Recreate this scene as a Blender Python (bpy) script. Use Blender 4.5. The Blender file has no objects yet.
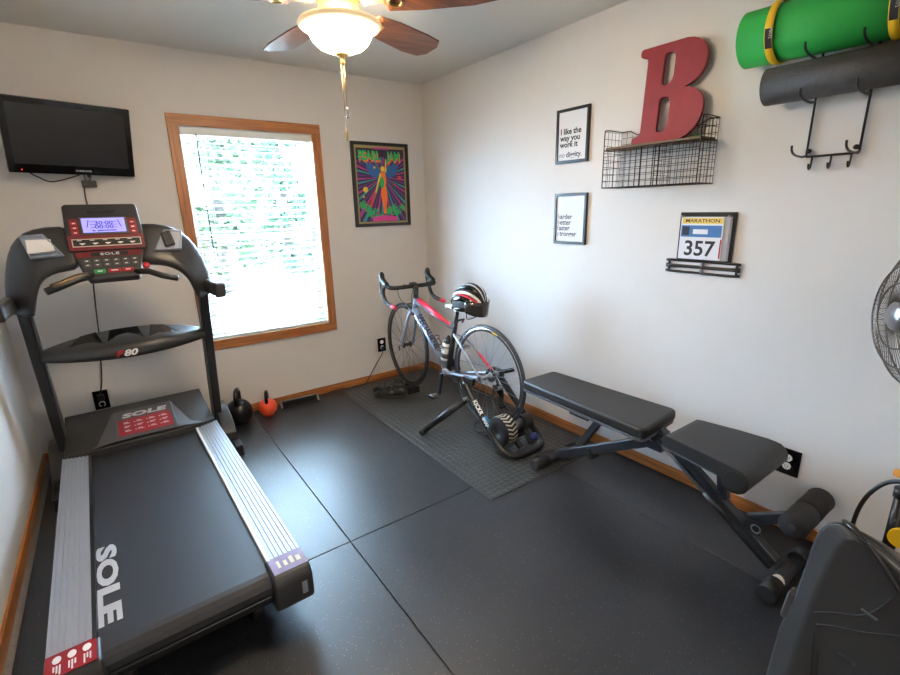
import bpy, bmesh, math, random
from mathutils import Vector, Matrix, Euler
random.seed(7)
SC = bpy.context.scene
COL = SC.collection
PI = math.pi
# ------------------------------------------------------------------ camera, world, sun, exposure
cam_d = bpy.data.cameras.new('camera'); cam = bpy.data.objects.new('camera', cam_d); COL.objects.link(cam)
cam_d.sensor_width = 36.0; cam_d.lens = 470.83/900*36.0; cam_d.clip_start = 0.02; cam_d.clip_end = 300
yaw, pitch, roll = 0.61815, -0.26868, -0.023018
fw = Vector((math.sin(yaw)*math.cos(pitch), math.cos(yaw)*math.cos(pitch), math.sin(pitch)))
rt = Vector((math.cos(yaw), -math.sin(yaw), 0)); up = rt.cross(fw)
rt2 = rt*math.cos(roll)+up*math.sin(roll); up2 = -rt*math.sin(roll)+up*math.cos(roll)
cm = Matrix((rt2, up2, -fw)).transposed().to_4x4(); cm.translation = Vector((-2.32576, -3.60055, 1.46243))
cam.matrix_world = cm
SC.camera = cam
w = bpy.data.worlds.new('world'); SC.world = w; w.use_nodes = True
wn = w.node_tree.nodes; wn['Background'].inputs[0].default_value = (0.50, 0.71, 1.0, 1); wn['Background'].inputs[1].default_value = 38
sun_d = bpy.data.lights.new('sun', 'SUN'); sun = bpy.data.objects.new('sun', sun_d); COL.objects.link(sun)
sun_d.energy = 20.0; sun_d.angle = 0.02; sun_d.color = (1, .96, .9)
sun.rotation_euler = Euler((math.radians(28), math.radians(42), 0))
vs = SC.view_settings
SC.display_settings.display_device = 'sRGB'
vs.view_transform = 'Standard'; vs.look = 'None'; vs.gamma = 1.0; vs.use_curve_mapping = False
vs.exposure = 1.0

# ------------------------------------------------------------------ materials
def lin(h):
    h = h.lstrip('#'); o = []
    for i in (0, 2, 4):
        v = int(h[i:i+2], 16)/255
        o.append(v/12.92 if v <= 0.04045 else ((v+0.055)/1.055)**2.4)
    return (*o, 1)
def mat(name, col, rough=0.5, metal=0.0, bump=0.0, bscale=200.0, var=0.0, vscale=8.0, spec=0.5, coat=0.0, emit=None, estr=0.0, alpha=1.0, trans=0.0):
    m = bpy.data.materials.new(name); m.use_nodes = True
    nt = m.node_tree; b = nt.nodes['Principled BSDF']
    c = lin(col) if isinstance(col, str) else col
    b.inputs['Base Color'].default_value = c; b.inputs['Roughness'].default_value = rough
    b.inputs['Metallic'].default_value = metal; b.inputs['Specular IOR Level'].default_value = spec
    b.inputs['Coat Weight'].default_value = coat
    b.inputs['Alpha'].default_value = alpha; b.inputs['Transmission Weight'].default_value = trans
    if emit: b.inputs['Emission Color'].default_value = lin(emit); b.inputs['Emission Strength'].default_value = estr
    tc = nt.nodes.new('ShaderNodeTexCoord')
    nz = nt.nodes.new('ShaderNodeTexNoise'); nz.inputs['Scale'].default_value = vscale; nz.inputs['Detail'].default_value = 4
    nt.links.new(tc.outputs['Object'], nz.inputs['Vector'])
    v = max(var, 0.02)
    mx = nt.nodes.new('ShaderNodeMix'); mx.data_type = 'RGBA'; mx.blend_type = 'MIX'
    mx.inputs[6].default_value = tuple(x*(1-v) for x in c[:3])+(1,); mx.inputs[7].default_value = tuple(min(1, x*(1+v)) for x in c[:3])+(1,)
    nt.links.new(nz.outputs['Fac'], mx.inputs[0]); nt.links.new(mx.outputs[2], b.inputs['Base Color'])
    if bump > 0:
        n2 = nt.nodes.new('ShaderNodeTexNoise'); n2.inputs['Scale'].default_value = bscale; n2.inputs['Detail'].default_value = 3
        nt.links.new(tc.outputs['Object'], n2.inputs['Vector'])
        bp = nt.nodes.new('ShaderNodeBump'); bp.inputs['Strength'].default_value = bump; bp.inputs['Distance'].default_value = 0.002
        nt.links.new(n2.outputs['Fac'], bp.inputs['Height']); nt.links.new(bp.outputs['Normal'], b.inputs['Normal'])
    return m
def wood(name, c1, c2, rough=0.4, axis='x', scale=1.0):
    m = bpy.data.materials.new(name); m.use_nodes = True
    nt = m.node_tree; b = nt.nodes['Principled BSDF']; b.inputs['Roughness'].default_value = rough
    tc = nt.nodes.new('ShaderNodeTexCoord'); mp = nt.nodes.new('ShaderNodeMapping')
    s = [70*scale]*3; s['xyz'.index(axis)] = 2.5*scale
    mp.inputs['Scale'].default_value = s
    nz = nt.nodes.new('ShaderNodeTexNoise'); nz.inputs['Scale'].default_value = 1; nz.inputs['Detail'].default_value = 6; nz.inputs['Distortion'].default_value = .6
    cr = nt.nodes.new('ShaderNodeValToRGB'); cr.color_ramp.elements[0].color = lin(c1); cr.color_ramp.elements[1].color = lin(c2)
    cr.color_ramp.elements[0].position = .35; cr.color_ramp.elements[1].position = .65
    nt.links.new(tc.outputs['Object'], mp.inputs['Vector']); nt.links.new(mp.outputs[0], nz.inputs['Vector'])
    nt.links.new(nz.outputs['Fac'], cr.inputs[0]); nt.links.new(cr.outputs[0], b.inputs['Base Color'])
    return m
def rubber_mat_material():
    m = bpy.data.materials.new('speckled_rubber'); m.use_nodes = True
    nt = m.node_tree; b = nt.nodes['Principled BSDF']; b.inputs['Specular IOR Level'].default_value = .68
    tc = nt.nodes.new('ShaderNodeTexCoord')
    big = nt.nodes.new('ShaderNodeTexNoise'); big.inputs['Scale'].default_value = 2.2; big.inputs['Detail'].default_value = 5
    vo = nt.nodes.new('ShaderNodeTexVoronoi'); vo.inputs['Scale'].default_value = 120
    fine = nt.nodes.new('ShaderNodeTexNoise'); fine.inputs['Scale'].default_value = 260; fine.inputs['Detail'].default_value = 2
    for n in (big, vo, fine): nt.links.new(tc.outputs['Object'], n.inputs['Vector'])
    cr = nt.nodes.new('ShaderNodeValToRGB'); cr.color_ramp.elements[0].color = (.011, .012, .015, 1); cr.color_ramp.elements[1].color = (.020, .021, .025, 1)
    cr.color_ramp.elements[0].position = .3; cr.color_ramp.elements[1].position = .75
    nt.links.new(big.outputs['Fac'], cr.inputs[0])
    lt = nt.nodes.new('ShaderNodeMath'); lt.operation = 'LESS_THAN'; lt.inputs[1].default_value = .19
    nt.links.new(vo.outputs['Distance'], lt.inputs[0])
    sep = nt.nodes.new('ShaderNodeSeparateColor'); nt.links.new(vo.outputs['Color'], sep.inputs[0])
    gt = nt.nodes.new('ShaderNodeMath'); gt.operation = 'GREATER_THAN'; gt.inputs[1].default_value = .80
    nt.links.new(sep.outputs[0], gt.inputs[0])
    mu = nt.nodes.new('ShaderNodeMath'); mu.operation = 'MULTIPLY'
    nt.links.new(lt.outputs[0], mu.inputs[0]); nt.links.new(gt.outputs[0], mu.inputs[1])
    mx = nt.nodes.new('ShaderNodeMix'); mx.data_type = 'RGBA'; mx.inputs[7].default_value = (.15, .145, .14, 1)
    nt.links.new(mu.outputs[0], mx.inputs[0]); nt.links.new(cr.outputs[0], mx.inputs[6]); nt.links.new(mx.outputs[2], b.inputs['Base Color'])
    rr = nt.nodes.new('ShaderNodeMapRange'); rr.inputs[3].default_value = .34; rr.inputs[4].default_value = .47
    nt.links.new(big.outputs['Fac'], rr.inputs[0]); nt.links.new(rr.outputs[0], b.inputs['Roughness'])
    bp = nt.nodes.new('ShaderNodeBump'); bp.inputs['Strength'].default_value = .22; bp.inputs['Distance'].default_value = .002
    nt.links.new(fine.outputs['Fac'], bp.inputs['Height']); nt.links.new(bp.outputs['Normal'], b.inputs['Normal'])
    return m
M = dict(
    wall=mat('wall_paint', '#d7d3d0', .75, bump=.05, bscale=180, var=.015),
    ceil=mat('ceiling_paint', '#d2d0ca', .9, bump=.25, bscale=90),
    carpet=mat('grey_carpet', '#918c88', .95, bump=1.0, bscale=300, var=.35, vscale=150),
    oak=wood('oak_trim', '#96572a', '#b8773f', .38, 'x'), oakz=wood('oak_trim_upright', '#96572a', '#b8773f', .38, 'z'), oaky=wood('oak_trim_side', '#96572a', '#b8773f', .38, 'y'),
    blade=wood('fan_blade_wood', '#4a2c1c', '#72452a', .35, 'x', .8), board=wood('rough_board', '#5d4630', '#7d6145', .6, 'y'),
    rubber=rubber_mat_material(),
    black=mat('black_plastic', '#1b1b1d', .42), satin=mat('satin_black', '#151517', .33), matte=mat('matte_black', '#1c1c1d', .7, bump=.1),
    foam=mat('black_foam', '#201f20', .85, bump=.3, bscale=350), gloss=mat('gloss_black', '#0c0c0e', .12, coat=.4), char=mat('charcoal_plastic', '#2e2d2d', .38),
    greyp=mat('grey_plastic', '#4c4b4c', .4), frame=mat('treadmill_steel', '#232327', .35), metalblk=mat('black_powder_steel', '#33363c', .32, .2),
    alu=mat('ribbed_aluminium', '#a4a7ad', .5, .5), chrome=mat('chrome', '#c9c9cc', .15, 1), steel=mat('brushed_steel', '#9a9a9c', .3, .9), brass=mat('antique_brass', '#a8905f', .3, .9), bronze=mat('dark_bronze', '#6d5c48', .35, .7),
    belt=mat('treadmill_belt', '#242429', .5, bump=.15, bscale=500), white=mat('white_plastic', '#e4e4e2', .4), silver=mat('silver_paint', '#8f96a4', .28, .3), silverprint=mat('silver_print', '#c2c4c8', .45, .2),
    red=mat('red_plastic', '#a31621', .35), decalred=mat('red_decal', '#93101c', .35), redb=mat('distressed_red', '#8a1f29', .6, var=.22, vscale=18, bump=.15, bscale=60), neonred=mat('fluorescent_red', '#e02a48', .35),
    maroon=mat('console_maroon', '#6b1a20', .35), green=mat('green_mat_foam', '#1f9c3c', .7, bump=.3, bscale=260, var=.05), greenbtn=mat('green_button', '#159a55', .4), yellow=mat('yellow_strap', '#e8b714', .6),
    orange=mat('orange_vinyl', '#f2502a', .4), vinyl=mat('bench_vinyl', '#222120', .45, bump=.25, bscale=420), vinylside=mat('bench_pad_edge', '#5a5d62', .45),
    paper=mat('white_paper', '#dcdcdf', .6), ink=mat('black_ink', '#222224', .6), greyink=mat('grey_ink', '#86868a', .6), blind=mat('blind_slat', '#d9d6cf', .45), vinylwin=mat('window_vinyl', '#e0ded8', .45),
    lilac=mat('faded_lilac_decal', '#7d6a8c', .5), foamroll=mat('textured_black_roll', '#3a3735', .55, bump=.8, bscale=160, var=.3, vscale=90),
    blue=mat('blue_plastic', '#2b3a80', .4), cyan=mat('cyan_print', '#2a86b8', .5), navy=mat('navy_print', '#20283a', .5), shoe=mat('shoe_leather', '#161617', .3), tyre=mat('tyre_rubber', '#1e2025', .5), tyre2=mat('trainer_tyre', '#30363f', .42),
    smoke=mat('smoked_visor', '#474547', .07, metal=.35, alpha=.92, coat=.6), iron=mat('wire_bronze', '#2a211c', .45, .5), concrete=mat('driveway_concrete', '#cfcac0', .9, var=.1, vscale=2), bark=mat('bark', '#2b231c', .9), carpaint=mat('pale_car_paint', '#c9cdd2', .3),
    leaf1=mat('leaf_green', '#37492d', .7, var=.3, vscale=3), leaf2=mat('leaf_blue_green', '#334b37', .7, var=.3, vscale=3), darkglass=mat('dark_glass', '#15191e', .1), plastic_sleeve=mat('clear_sleeve', '#cfcfd4', .3, alpha=.6),
    screenoff=mat('tv_screen', '#2b2b2d', .25), lcd=mat('lcd_backlight', '#3a35a0', .3, emit='#8f88f6', estr=.95), lcdink=mat('lcd_ink', '#15124a', .4), led=mat('red_led', '#ff1020', .4, emit='#ff2030', estr=2.0), cream=mat('cream_label', '#c9bfae', .6), gold=mat('bib_yellow', '#e2c05a', .6), bibblue=mat('bib_blue', '#3d6ea8', .6),
    bowl=mat('frosted_bowl', '#fff0d8', .5, emit='#ffe8c8', estr=85), rimglass=mat('frosted_rim', '#f4dfba', .4, emit='#ffd9a0', estr=.2), visorgrey=mat('fan_grille_steel', '#6d655f', .3, .8), fanblade=mat('fan_blade_metal', '#8b837d', .35, .6),
)
def glass_mat():
    m = bpy.data.materials.new('window_glass'); m.use_nodes = True; nt = m.node_tree
    b = nt.nodes['Principled BSDF']; out = nt.nodes['Material Output']
    tr = nt.nodes.new('ShaderNodeBsdfTransparent'); tr.inputs[0].default_value = (.93, .96, .95, 1)
    gl = nt.nodes.new('ShaderNodeBsdfGlossy'); gl.inputs['Roughness'].default_value = .02
    mx = nt.nodes.new('ShaderNodeMixShader'); mx.inputs[0].default_value = .05
    nt.links.new(tr.outputs[0], mx.inputs[1]); nt.links.new(gl.outputs[0], mx.inputs[2]); nt.links.new(mx.outputs[0], out.inputs['Surface'])
    nt.nodes.remove(b); return m
M['glass'] = glass_mat()
def translucent(m, f):
    nt = m.node_tree; b = nt.nodes['Principled BSDF']; out = nt.nodes['Material Output']
    t = nt.nodes.new('ShaderNodeBsdfTranslucent'); t.inputs[0].default_value = (.85, .84, .80, 1)
    mx = nt.nodes.new('ShaderNodeMixShader'); mx.inputs[0].default_value = f
    nt.links.new(b.outputs[0], mx.inputs[1]); nt.links.new(t.outputs[0], mx.inputs[2]); nt.links.new(mx.outputs[0], out.inputs['Surface'])
translucent(M['blind'], .12)

# ------------------------------------------------------------------ helpers
def link(o, parent=None):
    COL.objects.link(o)
    if parent is not None: o.parent = parent
    return o
def tag(o, label=None, cat=None, group=None, kind=None):
    if label: o['label'] = label
    if cat: o['category'] = cat
    if group: o['group'] = group
    if kind: o['kind'] = kind
    return o
def thing(name, label, cat, loc=(0, 0, 0), rz=0, group=None):
    o = bpy.data.objects.new(name, None); o.empty_display_size = .05
    o.location = loc; o.rotation_euler = (0, 0, rz); link(o)
    return tag(o, label, cat, group)
def frame_of(d):
    d = Vector(d).normalized(); a = Vector((0, 0, 1)) if abs(d.z) < .95 else Vector((1, 0, 0))
    x = a.cross(d).normalized(); return x, d.cross(x), d
class MB:
    def __init__(s): s.v = []; s.f = []; s.mi = []; s.sm = []; s.m = 0; s.X = None
    def add(s, vs, fs, smooth=False):
        b = len(s.v)
        s.v += [(s.X @ Vector(p)) if s.X else Vector(p) for p in vs]
        for f in fs: s.f.append([b+i for i in f]); s.mi.append(s.m); s.sm.append(smooth)
        return s
    def box(s, c, d, rot=None):
        c = Vector(c); hx, hy, hz = d[0]/2, d[1]/2, d[2]/2
        R = Euler(rot).to_matrix() if rot is not None else Matrix.Identity(3)
        vs = [c+R@Vector((x*hx, y*hy, z*hz)) for x in (-1, 1) for y in (-1, 1) for z in (-1, 1)]
        return s.add(vs, [(0, 1, 3, 2), (4, 6, 7, 5), (0, 4, 5, 1), (2, 3, 7, 6), (0, 2, 6, 4), (1, 5, 7, 3)])
    def b2(s, a, b): return s.box([(a[i]+b[i])/2 for i in range(3)], [abs(b[i]-a[i]) for i in range(3)])
    def bar(s, p, q, wx, wy, upv=(0, 0, 1)):          # rectangular tube between two points; wy measured along upv
        p, q = Vector(p), Vector(q); d = (q-p).normalized(); x = Vector(upv).cross(d)
        x = x.normalized() if x.length > 1e-4 else Vector((1, 0, 0)); y = d.cross(x)
        vs = [e+x*(i*wx/2)+y*(j*wy/2) for e in (p, q) for i, j in ((-1, -1), (1, -1), (1, 1), (-1, 1))]
        return s.add(vs, [(3, 2, 1, 0), (4, 5, 6, 7), (0, 1, 5, 4), (1, 2, 6, 5), (2, 3, 7, 6), (3, 0, 4, 7)])
    def cyl(s, p, q, r, r2=None, n=16, cap=True):
        p, q = Vector(p), Vector(q); x, y, d = frame_of(q-p); r2 = r if r2 is None else r2
        vs = [p+(x*math.cos(2*PI*i/n)+y*math.sin(2*PI*i/n))*r for i in range(n)]+[q+(x*math.cos(2*PI*i/n)+y*math.sin(2*PI*i/n))*r2 for i in range(n)]
        s.add(vs, [(i, (i+1) % n, n+(i+1) % n, n+i) for i in range(n)], True)
        if cap:
            b = len(s.v)-2*n
            s.f.append([b+i for i in reversed(range(n))]); s.mi.append(s.m); s.sm.append(False)
            s.f.append([b+n+i for i in range(n)]); s.mi.append(s.m); s.sm.append(False)
        return s
    def tube(s, pts, r, n=8, closed=False, radii=None, flat=1.0):
        P = [Vector(p) for p in pts]; m = len(P); vs = []; prev = None
        for i in range(m):
            d = (P[(i+1) % m]-P[i-1]) if closed else (P[min(i+1, m-1)]-P[max(i-1, 0)])
            d = d.normalized() if d.length > 1e-9 else Vector((0, 0, 1))
            if prev is None: x, y, _ = frame_of(d)
            else:
                x = prev-d*prev.dot(d); x = x.normalized() if x.length > 1e-6 else frame_of(d)[0]; y = d.cross(x)
            prev = x; rr = radii[i] if radii else r
            vs += [P[i]+(x*math.cos(2*PI*k/n)*flat+y*math.sin(2*PI*k/n))*rr for k in range(n)]
        fs = []
        for i in range(m if closed else m-1):
            j = (i+1) % m
            fs += [(i*n+k, i*n+(k+1) % n, j*n+(k+1) % n, j*n+k) for k in range(n)]
        if not closed: fs += [tuple(reversed(range(n))), tuple((m-1)*n+k for k in range(n))]
        return s.add(vs, fs, True)
    def lathe(s, prof, o=(0, 0, 0), axis=(0, 0, 1), n=32, smooth=True):
        o = Vector(o); x, y, d = frame_of(axis); vs = []; m = len(prof)
        for r, h in prof: vs += [o+d*h+(x*math.cos(2*PI*k/n)+y*math.sin(2*PI*k/n))*max(r, 1e-5) for k in range(n)]
        return s.add(vs, [(i*n+k, i*n+(k+1) % n, (i+1)*n+(k+1) % n, (i+1)*n+k) for i in range(m-1) for k in range(n)], smooth)
    def torus(s, c, axis, R, r, n=48, k=8, a0=0, a1=2*PI):
        c = Vector(c); x, y, d = frame_of(axis); full = abs(a1-a0-2*PI) < 1e-6
        st = n if full else n+1
        pts = [c+(x*math.cos(a0+(a1-a0)*i/n)+y*math.sin(a0+(a1-a0)*i/n))*R for i in range(st)]
        return s.tube(pts, r, k, closed=full)
    def sphere(s, c, r, n=16, m=10, sc=(1, 1, 1)):
        c = Vector(c); vs = []
        for i in range(m+1):
            t = PI*i/m
            for k in range(n): vs.append(c+Vector((math.sin(t)*math.cos(2*PI*k/n)*r*sc[0], math.sin(t)*math.sin(2*PI*k/n)*r*sc[1], math.cos(t)*r*sc[2])))
        return s.add(vs, [(i*n+k, (i+1)*n+k, (i+1)*n+(k+1) % n, i*n+(k+1) % n) for i in range(m) for k in range(n)], True)
    def prism(s, poly, o, ax, ay, depth):             # poly in (ax, ay) plane at o, extruded along ax x ay by depth
        o, ax, ay = Vector(o), Vector(ax), Vector(ay); nz = ax.cross(ay).normalized(); n = len(poly)
        vs = [o+ax*p[0]+ay*p[1] for p in poly]; vs += [v+nz*depth for v in vs]
        return s.add(vs, [tuple(reversed(range(n))), tuple(range(n, 2*n))]+[(i, (i+1) % n, n+(i+1) % n, n+i) for i in range(n)])
    def loft(s, secs, smooth=True, cap=True):
        n = len(secs[0]); vs = [p for sec in secs for p in sec]
        s.add(vs, [(i*n+k, i*n+(k+1) % n, (i+1)*n+(k+1) % n, (i+1)*n+k) for i in range(len(secs)-1) for k in range(n)], smooth)
        if cap:
            b = len(s.v)-len(vs)
            for fc in ([b+k for k in reversed(range(n))], [b+(len(secs)-1)*n+k for k in range(n)]):
                s.f.append(fc); s.mi.append(s.m); s.sm.append(False)
        return s
    def quad(s, a, b, c, d): return s.add([a, b, c, d], [(0, 1, 2, 3)])
    def build(s, name, mats, parent=None, bevel=0, seg=2, subsurf=0, angle=35, fix=True):
        me = bpy.data.meshes.new(name); me.from_pydata([tuple(v) for v in s.v], [], s.f)
        mats = mats if isinstance(mats, (list, tuple)) else [mats]
        for m in mats: me.materials.append(m)
        for i, p in enumerate(me.polygons): p.material_index = min(s.mi[i], len(mats)-1); p.use_smooth = s.sm[i]
        if fix:
            bm = bmesh.new(); bm.from_mesh(me); bmesh.ops.recalc_face_normals(bm, faces=bm.faces); bm.to_mesh(me); bm.free()
        me.update(); o = bpy.data.objects.new(name, me); link(o, parent)
        if bevel:
            b = o.modifiers.new('bevel', 'BEVEL'); b.width = bevel; b.segments = seg; b.limit_method = 'ANGLE'; b.angle_limit = math.radians(angle)
            for p in me.polygons: p.use_smooth = True
            try: b.harden_normals = True
            except Exception: pass
        if subsurf:
            q = o.modifiers.new('subd', 'SUBSURF'); q.levels = subsurf; q.render_levels = subsurf
            for p in me.polygons: p.use_smooth = True
        return o
def catmull(pts, k=6, closed=False):
    P = [Vector(p) for p in pts]; out = []; n = len(P)
    for i in range(n if closed else n-1):
        if closed: a, b, c, d = P[i-1], P[i], P[(i+1) % n], P[(i+2) % n]
        else: a, b, c, d = P[max(i-1, 0)], P[i], P[i+1], P[min(i+2, n-1)]
        for j in range(k):
            t = j/k; out.append(.5*((2*b)+(c-a)*t+(2*a-5*b+4*c-d)*t*t+(3*b-a-3*c+d)*t**3))
    if not closed: out.append(P[-1])
    return out
def text(name, body, o, xd, yd, size, m, parent=None, extrude=.0006, bold=0.0, sx=1.0, shear=0.0, align='LEFT', space=1.0, line=1.0):
    c = bpy.data.curves.new('tmp_text', 'FONT'); c.body = body; c.size = size; c.extrude = extrude; c.offset = bold; c.shear = shear
    c.align_x = align; c.space_character = space; c.space_line = line; c.resolution_u = 3
    t = bpy.data.objects.new('tmp_text', c); COL.objects.link(t)
    dg = bpy.context.evaluated_depsgraph_get(); me = bpy.data.meshes.new_from_object(t.evaluated_get(dg))
    bpy.data.objects.remove(t); bpy.data.curves.remove(c)
    xd = Vector(xd).normalized(); yd = Vector(yd); yd = (yd-xd*yd.dot(xd)).normalized(); zd = xd.cross(yd)
    mt = Matrix((xd*sx, yd, zd)).transposed().to_4x4(); mt.translation = Vector(o)
    me.transform(mt); me.materials.clear(); me.materials.append(m)
    ob = bpy.data.objects.new(name, me); return link(ob, parent)
def struct(o, label=None): return tag(o, label, None, None, 'structure')

# ------------------------------------------------------------------ room shell
WL, H, YF = -2.865, 2.44, -4.35
WX0, WX1, WZ0, WZ1 = -1.832, -0.968, 0.585, 2.005      # window opening
T = .14
mb = MB()
mb.b2((WL-T, 0, -.02), (WX0, T, H+.02)); mb.b2((WX1, 0, -.02), (T, T, H+.02)); mb.b2((WX0, 0, -.02), (WX1, T, WZ0)); mb.b2((WX0, 0, WZ1), (WX1, T, H+.02))
struct(mb.build('wall_back', M['wall']))
struct(MB().b2((0, YF, -.02), (T, 0, H+.02)).build('wall_right', M['wall']))
struct(MB().b2((WL-T, YF, -.02), (WL, 0, H+.02)).build('wall_left', M['wall']))
mb = MB(); DX0, DX1, DZ = -2.60, -0.75, 2.12              # unseen opening behind the camera, made wide to let fill light in
mb.b2((WL-T, YF-T, -.02), (DX0, YF, H+.02)); mb.b2((DX1, YF-T, -.02), (T, YF, H+.02)); mb.b2((DX0, YF-T, DZ), (DX1, YF, H+.02))
struct(mb.build('wall_front', M['wall']))
mb = MB(); HY0 = YF-T-1.7                                   # unseen box added beyond the opening to hold the fill lamp
mb.b2((WL-T, HY0-T, -.02), (T, HY0, H+.02)); mb.b2((WL-T, HY0, -.02), (WL, YF-T, H+.02)); mb.b2((0, HY0, -.02), (T, YF-T, H+.02))
struct(mb.build('wall_fill_box', M['wall']))
hl = bpy.data.lights.new('rear_fill_lamp', 'AREA'); hlo = bpy.data.objects.new('rear_fill_lamp', hl); COL.objects.link(hlo)
hl.shape = 'DISK'; hl.size = .35; hl.energy = 18; hl.color = (1, .94, .87); hlo.location = (-1.5, HY0+.85, H-.03)  # area light added out of view for soft fill from behind
struct(MB().b2((WL-T, YF-2*T-1.7, H), (T, T, H+.1)).build('ceiling', M['ceil']))
struct(MB().b2((WL-T, YF-2*T-1.7, -.06), (T, T, -.010)).build('floor', M['carpet']))
BH, BT = .058, .012
struct(MB().b2((WL, -BT, -.01), (0, 0, BH)).build('baseboard_back', M['oak'], bevel=.003))
struct(MB().b2((-BT, YF, -.01), (0, -BT, BH)).build('baseboard_right', M['oaky'], bevel=.003))
struct(MB().b2((WL, YF, -.01), (WL+BT, -BT, BH)).build('baseboard_left', M['oaky'], bevel=.003))
# window: casing, jamb, sashes, glass
win = struct(MB().b2((WX0-.062, -.016, WZ1-.004), (WX1+.062, 0, WZ1+.064)).b2((WX0-.062, -.016, WZ0-.064), (WX1+.062, 0, WZ0+.004)).build('window_1', M['oak'], bevel=.004))
tr = MB().b2((WX0-.062, -.0155, WZ0-.002), (WX0+.004, 0, WZ1+.002)).b2((WX1-.004, -.0155, WZ0-.002), (WX1+.062, 0, WZ1+.002)).build('side_casing', M['oakz'], win, bevel=.004)
mb = MB(); JT = .006
mb.b2((WX0, -.002, WZ0), (WX0+JT, T, WZ1)); mb.b2((WX1-JT, -.002, WZ0), (WX1, T, WZ1)); mb.b2((WX0, -.002, WZ0), (WX1, T, WZ0+JT)); mb.b2((WX0, -.002, WZ1-JT), (WX1, T, WZ1))
mb.build('jamb', M['vinylwin'], win)
def sash(y, z0, z1, nm):
    m_ = MB(); a = .035
    m_.b2((WX0+JT, y, z0), (WX0+JT+a, y+.025, z1)); m_.b2((WX1-JT-a, y, z0), (WX1-JT, y+.025, z1)); m_.b2((WX0+JT, y, z0), (WX1-JT, y+.025, z0+a)); m_.b2((WX0+JT, y, z1-a), (WX1-JT, y+.025, z1))
    s_ = m_.build(nm, M['vinylwin'], win, bevel=.003)
    MB().b2((WX0+JT+a, y+.010, z0+a), (WX1-JT-a, y+.013, z1-a)).build('glass', M['glass'], s_)
sash(.075, WZ0+JT, 1.31, 'sash'); sash(.102, 1.275, WZ1-JT, 'sash')

# ------------------------------------------------------------------ outside the window
struct(MB().b2((-30, .3, -.75), (30, 60, -.55)).build('ground_outside', M['concrete']))
def tree(loc, hgt, rad, n, m, label, seed, group='trees beyond the driveway'):
    rng = random.Random(seed); t = thing('leafy_tree', label, 'tree', loc, 0, group)
    MB().tube([(0, 0, 0), (.05, .03, hgt*.35), (-.05, 0, hgt*.7)], .16, 10, radii=[.2, .15, .07]).build('trunk', M['bark'], t)
    b = MB()
    blobs = [(Vector((rng.uniform(-.7, .7)*rad, rng.uniform(-.7, .7)*rad, hgt*.5+rng.uniform(-.42, .45)*hgt)), rad*rng.uniform(.35, .6)) for _ in range(14)]
    for i in range(n):
        c, r = rng.choice(blobs); d = Vector((rng.gauss(0, 1), rng.gauss(0, 1), rng.gauss(0, 1))).normalized()
        p = c+d*r*rng.uniform(.6, 1); a = Vector((rng.gauss(0, 1), rng.gauss(0, 1), rng.gauss(0, .6))).normalized(); q = a.cross(d).normalized() if a.cross(d).length > .1 else Vector((1, 0, 0))
        sz = rng.uniform(.06, .13)
        b.add([p-a*sz, p-q*sz*.6, p+a*sz, p+q*sz*.6], [(0, 1, 2, 3)])
    b.build('foliage', m, t, fix=False)
tree((.0, 9.4, -.56), 5.6, 1.35, 6500, M['leaf1'], 'mid green leafy tree seen at the left of the window', 1)
tree((2.7, 12.8, -.56), 5.8, 1.15, 6500, M['leaf2'], 'slim blue green tree seen in the middle of the window', 5)
tree((5.9, 14.2, -.56), 6.4, 1.45, 6500, M['leaf2'], 'blue green leafy tree seen at the right of the window', 2)
tree((2.6, 18.5, -.56), 8.8, 2.2, 6500, M['leaf1'], 'tall green tree rising behind and between the nearer trees outside', 3)
car = thing('parked_car', 'pale parked car out on the bright driveway beyond the right side of the window', 'car', (5.35, 18, -.55), .15)
mb = MB().prism([(-2.1, .28), (-2.1, .75), (-1.9, .92), (-1.2, 1.0), (-.6, 1.42), (.9, 1.45), (1.6, 1.0), (2.1, .9), (2.15, .3)], (.85, 0, 0), (0, 1, 0), (0, 0, 1), -1.7)
mb.build('car_body', M['carpaint'], car, bevel=.08)
MB().box((0, -1.0, 1.18), (1.3, .03, .3), (-.95, 0, 0)).box((-.86, .1, 1.2), (.02, 1.3, .26)).build('car_window', M['darkglass'], car)
for x in (-.8, .8):
    for y in (-1.35, 1.35): MB().cyl((x-.1, y, .32), (x+.1, y, .32), .32, n=20).build('wheel', M['tyre'], car)

# ------------------------------------------------------------------ rubber flooring
XS = [WL+.035, -1.652, -.432, -.013]; YS = [-.013, -1.83, -3.66]
names = {(0, 0): 'black speckled rubber mat under the motor end of the treadmill', (0, 1): 'black rubber mat under the belt end of the treadmill', (1, 0): 'black rubber mat in front of the window with bluish window glare',
         (1, 1): 'large scuffed black rubber mat in the open middle foreground', (2, 0): 'narrow black rubber strip along the right baseboard behind the bicycle', (2, 1): 'narrow black rubber strip along the right baseboard under the weight bench'}
for i in range(3):
    for j in range(2):
        o = MB().b2((XS[i]+.002, YS[j+1]+.002, -.0098), (XS[i+1]-.002, YS[j]-.002, 0)).build('rubber_mat', M['rubber'], bevel=.0025)
        tag(o, names[(i, j)], 'floor mat', 'rubber floor mats')
M['tread'] = mat('tread_rubber', '#3a3a39', .30, var=.12, vscale=6)
mb = MB().b2((-.94, -1.985, .0004), (-.03, -.05, .0040))
px_, py_ = .0405, .034
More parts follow.
